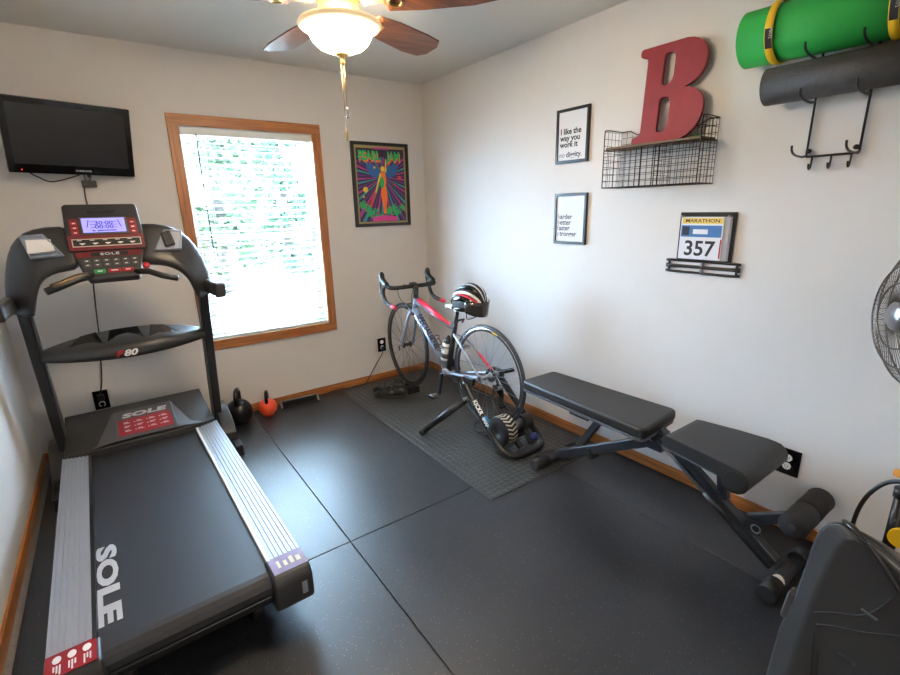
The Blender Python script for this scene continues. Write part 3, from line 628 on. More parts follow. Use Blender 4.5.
# ------------------------------------------------------------------ bicycle (local +y forward, +x right, origin under the rear hub)
BL = (-.462, -1.390, ZM); BR = .027
bike = thing('road_bicycle', 'grey road bicycle with red accents clamped in an indoor trainer', 'bicycle', BL, BR)
ZH = .395; WB = .982; PIV = Vector((0, .93, 0)); ST = Matrix.Translation(PIV) @ Matrix.Rotation(-.073, 4, 'Z') @ Matrix.Translation(-PIV)
def wheel(cy, X, tyre, nsp, rear=False):
    mb = MB(); mb.X = X; c = (0, cy, ZH)
    mb.lathe([(.300, -.008), (.322, -.010), (.324, -.008), (.324, .008), (.322, .010), (.300, .008), (.298, 0), (.300, -.008)], c, (1, 0, 0), 72)
    rim = mb.build('wheel', M['char'], bike)
    mb = MB(); mb.X = X; mb.lathe([(.3145, -.0101), (.3235, -.0106), (.3235, -.0090)], c, (1, 0, 0), 72); mb.lathe([(.3145, .0101), (.3235, .0106), (.3235, .0090)], c, (1, 0, 0), 72); mb.build('brake_track', M['chrome'], rim)
    mb = MB(); mb.X = X; mb.torus(c, (1, 0, 0), .329, .0125, 80, 10); mb.build('tyre', tyre, rim)
    mb = MB(); mb.X = X
    for k in range(nsp):
        s_ = -1 if k % 2 else 1; a = 2*PI*k/nsp; a2 = a+(.6 if (k//2) % 2 else -.6)
        p = Vector((s_*.028, cy+.02*math.cos(a2), ZH+.02*math.sin(a2))); q = Vector((0, cy+.302*math.cos(a), ZH+.302*math.sin(a))); mb.cyl(p, q, .0012, n=5, cap=False)
    mb.build('spokes', M['steel'] if rear else M['greyp'], rim)
    mb = MB(); mb.X = X; mb.lathe([(.012, -.045), (.022, -.033), (.022, -.026), (.013, -.02), (.013, .02), (.022, .026), (.022, .033), (.012, .045)], c, (1, 0, 0), 20); mb.cyl((-.062, cy, ZH), (.062, cy, ZH), .006, n=10); mb.build('hub', M['char'] if not rear else M['steel'], rim)
    return rim
fwh = wheel(WB, ST, M['tyre'], 24); rwh = wheel(0, Matrix.Identity(4), M['tyre2'], 28, True)
mb = MB(); mb.X = ST; mb.tube([(-.065, WB, ZH), (-.075, WB, ZH), (-.078, WB-.02, ZH-.03)], .005, 8); mb.build('quick_release', M['black'], fwh)
mb = MB(); mb.torus((-.0095, 0, ZH), (1, 0, 0), .311, .0045, 10, 6, 1.75, 1.9); mb.build('rim_sticker', M['yellow'], rwh)
BB = Vector((0, .425, .318)); SCl = Vector((0, .340, .648)); HTt = Vector((0, .802, .808)); HTb = Vector((0, .842, .688))
MB().tube([HTb+Vector((0, 0, .0)), HTt], .021, 14, radii=[.026, .022]).build('head_tube', M['silver'], bike)
dt = MB().tube([HTb+Vector((0, -.012, .030)), BB], .024, 14, radii=[.026, .031], flat=1.0).build('down_tube', M['silver'], bike)
tt = MB().tube([HTt+Vector((0, -.01, -.028)), SCl+Vector((0, .0, -.005))], .02, 14, radii=[.024, .017]).build('top_tube', M['silver'], bike)
d_ = (SCl-HTt).normalized()
MB().tube([HTt+Vector((0, -.03, -.018)), HTt.lerp(SCl, .5)+Vector((-.004, 0, .001)), SCl+Vector((0, .05, .016))], .018, 12, radii=[.0215, .0195, .0155]).build('red_stripe', M['neonred'], tt)
MB().tube([BB, SCl, SCl+Vector((0, -.012, .055))], .017, 14, radii=[.021, .0165, .0165]).build('seat_tube', M['char'], bike)
MB().cyl(BB-Vector((.043, 0, 0)), BB+Vector((.043, 0, 0)), .024, n=20).build('bottom_bracket', M['silver'], bike)
for sx in (-1, 1):
    MB().tube(catmull([BB+Vector((sx*.022, -.02, 0)), Vector((sx*.042, .25, .345)), Vector((sx*.064, .05, .388)), Vector((sx*.066, .0, ZH))], 4), .011, 10).build('chainstay', M['silver'], bike)
    ss = MB().tube(catmull([SCl+Vector((sx*.014, -.005, -.035)), Vector((sx*.040, .24, .575)), Vector((sx*.060, .09, .465)), Vector((sx*.066, .0, ZH))], 4), .0085, 10).build('seatstay', M['silver'], bike)
    if sx > 0: MB().tube(catmull([Vector((sx*.051, .165, .520)), Vector((sx*.058, .09, .465)), Vector((sx*.065, .02, ZH+.015))], 4), .0095, 8).build('red_stripe', M['neonred'], ss)
mb = MB()
for sx in (-1, 1): mb.b2((sx*.062, -.02, ZH-.028), (sx*.070, .025, ZH+.02))
mb.build('dropout', M['silver'], bike)
dd = (BB-HTb).normalized(); dup_ = Vector((1, 0, 0)).cross(dd)
dside = Vector((-.0315, 0, 0)); tl = (BB-HTb)
cdl = Vector((-.62, -.70, .34)); nn_ = (cdl-dd*cdl.dot(dd)).normalized(); uu_ = nn_.cross(dd)
text('frame_lettering', 'SPECIALIZED', HTb+Vector((0, -.012, .030))+tl*.13+nn_*.0300-uu_*.018, dd, uu_, .056, M['navy'], dt, .0008, .0016, 1.0, .15)
# fork, stem, bars
def stx(pts): return [ST @ Vector(p) for p in pts]
for sx in (-1, 1): MB().tube(stx(catmull([(sx*.012, .850, .700), (sx*.032, .868, .66), (sx*.044, .925, .53), (sx*.050, WB, ZH)], 4)), .014, 10, radii=None).build('fork_blade', M['silver'], bike)
MB().tube(stx([HTb+Vector((0, .004, -.015)), HTb]), .027, 14).build('fork_crown', M['char'], bike)
MB().tube(stx([HTt, HTt+Vector((0, -.012, .05))]), .019, 14).build('headset', M['black'], bike)
sm_ = HTt+Vector((0, -.008, .055)); BC = Vector((0, .838, .900))
MB().tube(stx([sm_+Vector((0, 0, 0)), BC]), .017, 14).cyl(ST @ (sm_+Vector((0, .004, -.025))), ST @ (sm_+Vector((0, -.004, .03))), .02, n=16).build('stem', M['black'], bike)
MB().cyl(ST @ (BC-Vector((.024, 0, 0))), ST @ (BC+Vector((.024, 0, 0))), .021, n=16).build('stem_clamp', M['char'], bike)
BO = Vector((0, -.062, -.022))
def stx(pts): return [ST @ (Vector(p)+BO) for p in pts]
hb = MB().tube(stx(catmull([(-.200, .955, .935), (-.195, .92, .922), (-.16, .888, .916), (0, .885, .915), (.16, .888, .916), (.195, .92, .922), (.200, .955, .935)], 5)), .0155, 12).build('handlebar', M['matte'], bike)
for sx in (-1, 1):
    x = sx*.200
    MB().tube(stx(catmull([(x, .94, .930), (x, .985, .915), (x*1.02, 1.0, .865), (x*1.03, .965, .815), (x*1.04, .90, .795), (x*1.05, .83, .790)], 5)), .0145, 12).build('drop', M['matte'], hb)
    MB().tube(stx([(x*1.05, .845, .7905), (x*1.055, .795, .787)]), .0150, 12).build('bar_end_tape', M['neonred'], hb)
    MB().tube(stx(catmull([(x, .93, .935), (x, .975, .948), (x, 1.015, .975), (x, 1.018, 1.005), (x, 1.005, 1.012)], 4)), .02, 12, radii=[.017, .019, .021, .022]+[.022]*8+[.021, .02, .017, .013, .008]).build('brake_hood', M['black'], hb)
    MB().tube(stx(catmull([(x, 1.022, .985), (x*1.01, 1.045, .95), (x*1.03, 1.04, .90), (x*1.06, 1.02, .855)], 4)), .0075, 8).build('brake_lever', M['char'], hb)
def stx(pts): return [ST @ Vector(p) for p in pts]
for sx in (-1, 1): MB().tube(stx(catmull([(sx*.05, .868, .905), (sx*.07, .955, .86), (sx*.045, .96, .77), (sx*.012, .88, .73)], 5)), .0025, 6).build('brake_cable', M['black'], bike)
mb = MB(); mb.X = ST; mb.tube([(-.02, .905, .705), (-.026, .915, .72), (-.024, .92, .74), (.024, .92, .74), (.026, .915, .72), (.02, .905, .705)], .007, 8); mb.build('front_brake', M['char'], bike)
MB().tube([(-.024, .285, .70), (-.026, .27, .725), (.026, .27, .725), (.024, .285, .70)], .007, 8).build('rear_brake', M['char'], bike)
# seat post and saddle
MB().tube([SCl+Vector((0, -.01, .03)), Vector((0, .302, .79))], .0135, 14).build('seat_post', M['black'], bike)
secs = []
for y, wd, zt in ((.430, .014, .800), (.415, .024, .812), (.36, .024, .815), (.29, .032, .815), (.23, .055, .817), (.18, .068, .822), (.15, .062, .822), (.142, .045, .820)):
    secs.append([(-wd, y, zt-.022), (-wd*1.02, y, zt-.010), (-wd*.75, y, zt-.001), (0, y, zt), (wd*.75, y, zt-.001), (wd*1.02, y, zt-.010), (wd, y, zt-.022), (0, y, zt-.018)])
sad = MB().loft(secs).build('saddle', M['white'], bike)
MB().tube([(-.022, .39, .796), (-.022, .30, .785), (-.022, .20, .79)], .0035, 8).tube([(.022, .39, .796), (.022, .30, .785), (.022, .20, .79)], .0035, 8).build('saddle_rail', M['steel'], sad)
# drivetrain
mb = MB(); cx = .048
for R in (.086, .068):
    nt_ = 46; pts = []
    for k in range(nt_*2): a = 2*PI*k/(nt_*2); rr = R+(.003 if k % 2 else -.002); pts.append((math.cos(a)*rr, math.sin(a)*rr))
    mb.prism(pts, (cx if R > .08 else cx-.007, BB.y, BB.z), (0, 1, 0), (0, 0, 1), .003)
mb.build('chainring', M['char'], bike)
mb = MB()
for k in range(9): R = .046-.0030*k; mb.cyl((.026+.0035*k, 0, ZH), (.028+.0035*k, 0, ZH), R, n=28)
mb.build('cassette', M['char'], bike)
MB().tube([(.045, BB.y, BB.z+.086), (.042, .02, ZH+.046)], .003, 6).tube([(.045, BB.y, BB.z-.086), (.046, -.01, .235), (.046, -.035, .262)], .003, 6).build('chain', M['steel'], bike)
mb = MB().tube([(.066, -.005, ZH-.02), (.066, -.03, ZH-.06), (.055, -.015, ZH-.10)], .010, 8).box((.05, -.005, .275), (.008, .022, .085), (.3, 0, 0)).cyl((.043, -.018, .312), (.053, -.018, .312), .018, n=14).cyl((.043, .006, .240), (.053, .006, .240), .018, n=14)
mb.build('rear_derailleur', M['char'], bike)
for sx, dy, dz in ((-1, .022, -.166), (1, -.022, .166)):
    e = BB+Vector((sx*.075, dy, dz)); ck = MB().bar(BB+Vector((sx*.062, 0, 0)), e, .020, .032, (0, 1, 0)).build('crank_arm', M['black'], bike, bevel=.004)
    p = e+Vector((sx*.05, 0, 0)); pd = MB().box(p, (.062, .085, .020)).cyl(e, p, .007, n=8).build('pedal', M['black'], ck, bevel=.004)
    MB().box(p+Vector((0, -.012, .012)), (.045, .040, .006)).box(p+Vector((-sx*.0, -.044, .0)), (.055, .006, .018)).build('pedal_plate', M['chrome'], pd)
# bottle cages + bottle
def cage(base, d, nrm):
    mb = MB(); d = Vector(d).normalized(); nrm = Vector(nrm).normalized(); s_ = d.cross(nrm)
    c0 = base+nrm*.052
    for t in (.02, .10): mb.tube([c0+d*t+(s_*math.cos(a)+nrm*math.sin(a))*.038 for a in [-PI*.5+.25+(2*PI-.5)*i/20 for i in range(21)]], .003, 6)
    mb.bar(base+nrm*.014, base+nrm*.014+d*.14, .02, .006, tuple(nrm)); mb.tube([c0+d*.10-s_*.036, c0+d*.0-s_*.03, c0-d*.02, c0+s_*.03, c0+d*.10+s_*.036], .003, 6)
    return mb.build('bottle_cage', M['black'], bike), c0
sd = (SCl-BB).normalized(); sn = Vector((0, sd.z, -sd.y))
cg, c0 = cage(BB+sd*.085, sd, sn)
dn_ = -(BB-HTb).normalized(); dnn = Vector((0, -dn_.z, dn_.y)); cage(BB+dn_*.16, dn_, dnn)
bot = thing('water_bottle', 'white water bottle with black cap standing in the bicycle bottle cage', 'bottle', BL, BR)
MB().lathe([(0, 0), (.034, .001), (.0355, .006), (.0355, .075), (.032, .082), (.032, .095), (.0355, .102), (.0355, .128), (.03, .140)], c0-sd*.012, sd, 24).build('bottle_body', M['white'], bot)
MB().lathe([(.031, .138), (.032, .158), (.026, .166), (.013, .168), (.012, .185), (.009, .190), (0, .190)], c0-sd*.012, sd, 24).build('bottle_cap', M['black'], bot)
MB().lathe([(.0358, .022), (.0358, .058)], c0-sd*.012, sd, 24).build('bottle_band', M['greyp'], bot)

# ------------------------------------------------------------------ helmet on the saddle (local -y is its front)
hm = thing('bike_helmet', 'black bicycle helmet with smoked visor and red and white stripes perched on the saddle', 'helmet', tuple(bike.matrix_basis @ Vector((0, .175, .812))), .15)
hm.scale = (.95, .95, .95)
def hpt(u, v, s=1.0):   # u: -1 front .. 1 rear along length ; v: side angle
    a, b, c = .140*s, .104*s, .175*s
    t = u*PI/2
    y = math.sin(t)*a; r = math.cos(t)
    return Vector((math.sin(v)*b*max(r, .02)**.8, y, math.cos(v)*c*max(r, .02)**.7*(1-.12*u)))
def dome(s, nu=16, nv=20, z0=.02):
    mb = MB(); vs = []; fs = []
    for i in range(nu+1):
        for j in range(nv+1):
            p = hpt(-1+2*i/nu, -PI/2+PI*j/nv, s); vs.append(p)
    fs = [(i*(nv+1)+j, (i+1)*(nv+1)+j, (i+1)*(nv+1)+j+1, i*(nv+1)+j+1) for i in range(nu) for j in range(nv)]
    mb.add(vs, fs, True); return mb
MBd = dome(.95); MBd.build('liner', M['matte'], hm)
def rib(v0, v1, m, nm='shell_rib', wd=.016, u0=-.92, u1=.95, th=.013):
    secs = []
    for i in range(13):
        u = u0+(u1-u0)*i/12; v = v0+(v1-v0)*(i/12); p = hpt(u, v, 1.02); q = hpt(min(u+.03, 1), v+(v1-v0)*.02, 1.02); d = (q-p).normalized()
        nn = Vector((p.x/.104**2, p.y/.14**2, max(p.z, .02)/.175**2)).normalized(); s_ = d.cross(nn).normalized(); k = wd*(.7+.5*math.sin(PI*i/12))
        secs.append([p-s_*k-nn*th, p-s_*k+nn*.002, p-s_*k*.6+nn*.006, p+s_*k*.6+nn*.006, p+s_*k+nn*.002, p+s_*k-nn*th])
    return MB().loft(secs).build(nm, m, hm)
rib(0, 0, M['gloss'], wd=.014); 
for sg in (-1, 1):
    rib(sg*.42, sg*.36, M['gloss'], wd=.013); rib(sg*.82, sg*.70, M['white'], wd=.008); rib(sg*.22, sg*.18, M['silverprint'], wd=.005); rib(sg*1.12, sg*.98, M['gloss'], wd=.013); rib(sg*1.0, sg*.86, M['neonred'], 'red_stripe', wd=.005, u0=-.7, u1=.2, th=.008)
mb = MB(); ring = [Vector((.098*math.sin(a), .132*math.cos(a), .018-.012*math.cos(a))) for a in [2*PI*i/40 for i in range(40)]]
mb.tube(ring, .011, 8, closed=True); mb.build('lower_shell', M['gloss'], hm)
vs = []; fs = []; nn = 18
for r in range(5):
    for i in range(nn+1):
        a = -1.25+2.5*i/nn; z = .070-.026*r*(.35+.65*max(0, math.cos(a))**.6); k = 1.085-.022*r; vs.append((.104*math.sin(a)*k, -.140*math.cos(a)*k-.004, z))
fs = [(r*(nn+1)+i, r*(nn+1)+i+1, (r+1)*(nn+1)+i+1, (r+1)*(nn+1)+i) for r in range(4) for i in range(nn)]
vz = MB().add(vs, fs, True).build('visor', M['smoke'], hm); sd_ = vz.modifiers.new('solid', 'SOLIDIFY'); sd_.thickness = .003
MB().tube(catmull([(-.085, -.05, .02), (-.06, -.03, -.05), (-.03, -.02, -.06), (0, -.01, -.065), (.06, -.02, -.05), (.085, -.04, .02)]), .004, 6).build('chin_strap', M['black'], hm)

# ------------------------------------------------------------------ trainer (same local frame as the bicycle)
kt = thing('bike_trainer', 'black steel bike trainer with striped flywheel holding the rear wheel', 'bike trainer', BL, BR)
uf = MB().tube(catmull([(-.122, .085, .365), (-.145, -.10, .195), (-.150, -.26, .068), (-.145, -.335, .030), (-.10, -.378, .022), (0, -.385, .022), (.10, -.375, .022), (.150, -.335, .032), (.158, -.26, .085), (.140, -.10, .240), (.120, .03, .385)], 7), .021, 14).build('base_frame', M['satin'], kt)
a_, b_ = Vector((-.122, .085, .365)), Vector((-.150, -.26, .068)); fd = (b_-a_).normalized()
cdk = Vector((-.62, -.70, .36)); nk = (cdk-fd*cdk.dot(fd)).normalized(); uk = nk.cross(fd); fo = a_+fd*.15+nk*.0222-uk*.013
text('trainer_lettering', 'KICKR', fo, fd, uk, .036, M['white'], uf, .0012, .0010, 1.0)
text('trainer_lettering', 'SNAP', fo+fd*.128+nk*.0005, fd, uk, .026, M['white'], uf, .0012, .0006, 1.0)
pp_ = fo+fd*.15; MB().tube([a_+fd*.272, a_+fd*.350], .0217, 14).build('blue_band', M['cyan'], uf)
for x0, x1, y1 in ((-.150, -.367, .246), (.145, .333, .211)):
    lg = MB().tube([(x0, .04, .265), (x0+(x1-x0)*.5, .04+(y1-.04)*.5, .142), (x1, y1, .022)], .018, 12, radii=[.026, .023, .020]).build('folding_leg', M['satin'], kt)
    MB().tube([(x1-(x1-x0)*.06, y1-.02, .034), (x1+(x1-x0)*.02, y1+.006, .016)], .02, 12).build('rubber_foot', M['black'], lg)
    MB().cyl((x0-.026, .04, .265), (x0+.026, .04, .265), .014, n=12).build('pivot_bolt', M['steel'], lg)
MB().cyl((-.135, .0, ZH), (-.072, 0, ZH), .014, n=14).build('axle_clamp', M['chrome'], kt)
mb = MB().cyl((.074, 0, ZH), (.145, 0, ZH), .016, n=14); mb.build('axle_clamp', M['silver'], kt)
MB().b2((-.14, -.015, ZH-.03), (-.112, .085, ZH+.016)).build('clamp_arm', M['satin'], kt, bevel=.006)
MB().b2((.09, -.03, ZH-.03), (.125, .075, ZH+.025)).bar((.14, 0, ZH), (.165, -.075, ZH+.03), .018, .03).build('clamp_arm', M['satin'], kt, bevel=.006)
fy, fz = -.262, .148
fl = MB().cyl((-.150, fy, fz), (-.070, fy, fz), .092, n=48).build('flywheel', M['satin'], kt, bevel=.004)
mb = MB()
for k in range(22):
    a = 2*PI*k/22
    for h0, h1, q0, q1 in ((-.146, -.110, 0, .17), (-.110, -.074, .17, 0)):
        pts = []
        for t in (0, 1):
            for w_ in (0, .10):
                an = a+(q0 if t == 0 else q1)+w_; pts.append(((h0 if t == 0 else h1), fy+math.cos(an)*.0928, fz+math.sin(an)*.0928))
        mb.add(pts, [(0, 1, 3, 2)])
mb.build('flywheel_stripes', M['cream'], fl)
MB().lathe([(.085, -.1505), (.07, -.157), (.03, -.158), (.028, -.152), (0, -.152)], (0, fy, fz), (1, 0, 0), 40).build('flywheel_cover', M['black'], fl)
MB().cyl((-.07, fy, fz), (.045, fy, fz), .0305, n=24).build('roller', M['steel'], kt)
MB().cyl((.045, fy, fz), (.115, fy, fz), .048, n=28).build('resistance_unit', M['char'], kt, bevel=.005)
MB().bar((-.05, fy-.02, .11), (-.04, -.35, .04), .03, .02).bar((.06, fy-.02, .11), (.05, -.35, .04), .03, .02).b2((-.055, fy-.03, .075), (.07, fy+.03, .105)).build('roller_bracket', M['satin'], kt)
MB().lathe([(0, 0), (.024, 0), (.026, .012), (.02, .025), (0, .026)], (.085, -.33, .07), (-.2, -1, .3), 12).build('adjust_knob', M['blue'], kt)
tcab = MB().tube(catmull([(.05, -.22, .02), (-.02, -.10, .004), (-.06, .05, .004), (.02, .14, .004), (.11, .10, .004), (.10, -.02, .004), (.0, -.02, .006), (-.07, .04, .009), (-.01, .13, .009), (.08, .16, .004), (.18, .12, .004), (.27, .05, .004)]), .0035, 6)
tcab = tcab.build('power_cord', M['black']); tcab.location = BL; tcab.rotation_euler = (0, 0, BR)
tag(tcab, 'thin black cord coiled on the tread mat inside the bike trainer', 'cord')
tcab2 = MB().tube(catmull([(.02, -.40, .004), (.06, -.43, .004), (.12, -.42, .004), (.15, -.46, .004), (.09, -.48, .008), (.05, -.45, .008), (.10, -.43, .01), (.17, -.45, .004)]), .003, 6).build('power_cord', M['black']); tcab2.location = BL
tag(tcab2, 'small tangle of black cord on the tread mat behind the trainer', 'cord')
# front wheel block + cycling shoes
rz_ = thing('riser_block', 'black block holding up the bicycle front wheel', 'wheel block', (-.492, -.428, ZM), -.02)
mb = MB(); mb.prism([(-.075, 0), (.075, 0), (.070, .055), (.028, .060), (.0, .046), (-.028, .060), (-.070, .055)], (-.055, 0, 0), (0, 1, 0), (0, 0, 1), .11); mb.build('block_body', M['satin'], rz_, bevel=.006)
def shoe(loc, rz, label, mirror=1):
    t = thing('cycling_shoe', label, 'shoe', loc, rz, 'black cycling shoes')
    L = [(-.13, .026, .012, .055), (-.115, .034, .006, .085), (-.08, .036, .003, .092), (-.03, .034, .004, .078), (.02, .040, .002, .066), (.07, .046, .0, .058), (.10, .043, .002, .050), (.128, .028, .008, .036), (.14, .010, .014, .026)]
    secs = []
    for y, wd, z0, z1 in L:
        sh = .006*mirror*math.sin((y+.13)*9)
        secs.append([(-wd*.8+sh, y, z0+.012), (-wd+sh, y, z0+.012+(z1-z0)*.3), (-wd*.75+sh, y, z1*.92), (0+sh, y, z1+.006), (wd*.75+sh, y, z1*.92), (wd+sh, y, z0+.012+(z1-z0)*.3), (wd*.8+sh, y, z0+.012)])
    MB().loft(secs).build('upper', M['shoe'], t, subsurf=1)
    MB().loft([[(-wd*.85, y, z0), (-wd*.95, y, z0+.014), (wd*.95, y, z0+.014), (wd*.85, y, z0)] for y, wd, z0, z1 in L]).build('sole', M['char'], t)
    MB().sphere((0, -.075, .088), .030, 12, 8, (.85, 1.3, .35)).build('ankle_opening', M['foam'], t)
    for y in (-.02, .03, .075): MB().tube([(-.042, y, .04), (-.03, y+.004, .066-.12*max(y, 0)), (0, y+.006, .078-.16*max(y, -.02)), (.03, y+.004, .066-.12*max(y, 0)), (.043, y, .04)], .006, 6, flat=1.2).build('strap', M['black'], t)
    MB().b2((-.046, -.032, .048), (-.038, -.008, .064)).build('buckle', M['steel'], t)
    return t
shoe((-.625, -.325, ZM), .98, 'black cycling shoe lying farther back beside the front wheel block'); shoe((-.675, -.440, ZM), .86, 'black cycling shoe nearest the camera left of the front wheel block', -1)

# ------------------------------------------------------------------ weight bench
BX = -.36
be = thing('weight_bench', 'black adjustable weight bench with long back pad and curved seat', 'weight bench', (BX, -2.5, 0))
def pad(outl, z0, z1, nm):
    n = len(outl); o = MB(); o.add([(x, y, z0) for x, y in outl]+[(x, y, z1) for x, y in outl], [tuple(reversed(range(n))), tuple(range(n, 2*n))]+[(i, (i+1) % n, n+(i+1) % n, n+i) for i in range(n)]); return o
def rrect(p, r=.03, k=4):
    out = []; n = len(p)
    for i in range(n):
        a, b, c = Vector(p[i-1]), Vector(p[i]), Vector(p[(i+1) % n]); u = (a-b).normalized(); v = (c-b).normalized()
        for j in range(k+1):
            t = j/k; out.append(tuple(b+u*r*(1-t)**2+v*r*t**2))
    return out
ol = rrect([(-.138, .762), (.130, .758), (.170, -.012), (-.165, -.045)], .035)
bp_ = pad(ol, .432, .487, 'p').build('back_pad', M['vinyl'], be, bevel=.016, seg=4)
pad(rrect([(-.138, .760), (.128, .756), (.166, -.008), (-.165, -.042)], .035), .423, .4335, 'q').build('pad_base', M['vinylside'], bp_)
# seat: profile in (y,z) with roll-over front end
pr = [(-.110, .432), (-.110, .470), (-.125, .485), (-.15, .487), (-.30, .489), (-.40, .487)]
for i in range(11):
    a = math.radians(95-i*27); pr.append((-.435+.052*math.cos(a)*-1, .433+.052*math.sin(a)))
pr += [(-.38, .412), (-.36, .428)]
hw = lambda y: .128+(.180-.128)*min(1, max(0, (-y-.085)/.33))
mb = MB(); n = len(pr)
mb.add([(-hw(y), y, z) for y, z in pr]+[(hw(y), y, z) for y, z in pr], [tuple(range(n)), tuple(reversed(range(n, 2*n)))]+[(i, n+i, n+(i+1) % n, (i+1) % n) for i in range(n)])
st_ = mb.build('seat_pad', M['vinyl'], be, bevel=.012, seg=3, angle=50)
pad([(-.170, -.37), (-.128, -.112), (.128, -.112), (.170, -.37)][::-1], .422, .4325, 'q').build('pad_base', M['vinylside'], st_)
for sg in (-1, 1): MB().cyl((sg*.176, -.436, .434), (sg*.1845, -.436, .434), .040, n=28).build('roll_end', M['matte'], st_, bevel=.003)
MB().bar((0, .565, .050), (0, -.03, .385), .05, .05).build('main_tube', M['metalblk'], be, bevel=.006)
MB().bar((0, .35, .150), (0, .33, .160), .062, .062).build('tube_collar', M['black'], be, bevel=.004)
ff = MB().cyl((-.16, .585, .032), (.13, .585, .032), .026, n=18).build('front_foot', M['metalblk'], be)
for x0, x1 in ((-.20, -.09), (.08, .15)): MB().cyl((x0, .585, .032), (x1, .585, .032), .031, n=18).build('foot_grip', M['foam'], ff)
MB().bar((0, .46, .105), (0, .27, .425), .036, .036).build('support_strut', M['metalblk'], be, bevel=.004)
MB().b2((-.03, -.02, .405), (.03, .70, .424)).build('pad_rail', M['metalblk'], be, bevel=.004)
MB().tube([(-.125, .40, .424), (-.135, .40, .408), (-.135, .28, .408), (-.125, .28, .424)], .006, 8).build('pad_handle', M['black'], be)
MB().bar((0, -.02, .425), (0, -.555, .050), .045, .060).build('rear_leg', M['metalblk'], be, bevel=.006)
MB().cyl((-.050, -.05, .410), (-.050, -.56, .060), .011, n=12).build('adjust_rod', M['metalblk'], be)
MB().cyl((-.050, -.28, .252), (-.050, -.40, .17), .015, n=12).build('rod_sleeve', M['black'], be)
rf = MB().cyl((-.16, -.60, .034), (.15, -.60, .034), .026, n=18).build('rear_foot', M['metalblk'], be)
for x0, x1 in ((-.185, -.10), (.11, .17)): MB().cyl((x0, -.60, .036), (x1, -.60, .036), .034, n=20).build('foot_cap', M['matte'], rf)
MB().cyl((-.10, -.60, .036), (-.045, -.60, .036), .0275, .022, n=18).build('cream_sleeve', M['cream'], rf)
MB().bar((0, -.305, .425), (0, -.34, .235), .034, .040).build('seat_post', M['metalblk'], be, bevel=.004)
mb = MB().cyl((-.035, -.34, .28), (.035, -.34, .28), .010, n=10).cyl((-.04, -.02, .40), (.04, -.02, .40), .016, n=12); mb.torus((-.045, -.345, .272), (1, 0, 0), .015, .003, 14, 6); mb.build('pop_pin', M['black'], be)
MB().b2((-.034, -.06, .335), (.034, .02, .432)).build('hinge_bracket', M['metalblk'], be, bevel=.006)
MB().torus((-.035, -.005, .395), (1, 0, 0), .012, .004, 14, 6).build('pull_ring', M['steel'], be)
MB().bar((0, -.445, .195), (0, -.612, .300), .034, .042).build('roller_arm', M['metalblk'], be, bevel=.004)
MB().b2((-.026, -.50, .150), (.026, -.445, .215)).build('arm_bracket', M['metalblk'], be, bevel=.006)
MB().torus((-.036, -.485, .185), (1, 0, 0), .017, .003, 18, 6).build('pull_ring', M['steel'], be)
MB().cyl((-.108, -.618, .305), (.19, -.618, .305), .012, n=12).build('roller_axle', M['metalblk'], be)
for x0, x1 in ((-.105, .030), (.048, .185)):
    MB().lathe([(.013, 0), (.040, 0), (.048, .008), (.047, (x1-x0)*.5), (.048, x1-x0-.008), (.040, x1-x0), (.013, x1-x0)], (x0, -.618, .305), (1, 0, 0), 28).build('foam_roller', M['foam'], be)

# ------------------------------------------------------------------ right wall: frames
def frame(nm, label, wall, c, wdt, hgt, border, thick, cat='picture', mfr=None):
    t = thing(nm, label, cat, c, 0 if wall == 'back' else -PI/2)
    mb = MB(); y0, y1 = -thick, -.0005
    for a, b in (((-wdt/2, y0, -hgt/2), (-wdt/2+border, y1, hgt/2)), ((wdt/2-border, y0, -hgt/2), (wdt/2, y1, hgt/2)), ((-wdt/2+border, y0, -hgt/2), (wdt/2-border, y1, -hgt/2+border)), ((-wdt/2+border, y0, hgt/2-border), (wdt/2-border, y1, hgt/2))): mb.b2(a, b)
    mb.build('frame', mfr or M['satin'], t, bevel=.0015)
    return t
def cap_text(t, lines, m):
    for (s, x, z, size, mm, bold) in lines: text('print', s, (x, -.0108, z), (1, 0, 0), (0, 0, 1), size, mm, t, .0002, bold)
f1 = frame('picture_frame', 'upper black framed print reading I like the way you work it', 'right', (0, -1.622, 1.853), .240, .300, .016, .018)
MB().b2((-.105, -.010, -.135), (.105, -.002, .135)).build('paper', M['paper'], f1)
cap_text(f1, [('I like the', -.090, .012, .044, M['ink'], .0012), ('way you', -.090, -.024, .044, M['ink'], .0012), ('work it', -.090, -.060, .044, M['ink'], .0012), ('no', -.095, -.116, .042, M['greyink'], .0006), ('diggity.', -.042, -.116, .042, M['ink'], .0008)], None)
f2 = frame('picture_frame', 'lower black framed print reading harder better faster stronger', 'right', (0, -1.632, 1.381), .244, .300, .016, .018)
MB().b2((-.107, -.010, -.135), (.107, -.002, .135)).build('paper', M['paper'], f2)
for k, s in enumerate(('harder', 'better', 'faster', 'stronger')):
    text('print', s[0], (-.100, -.0108, .000-.034*k), (1, 0, 0), (0, 0, 1), .042, M['greyink'], f2, .0002, .0002)
    text('print', s[1:], (-.078 if s[0] != 'f' else -.085, -.0108, .000-.034*k), (1, 0, 0), (0, 0, 1), .042, M['ink'], f2, .0002, .0008)

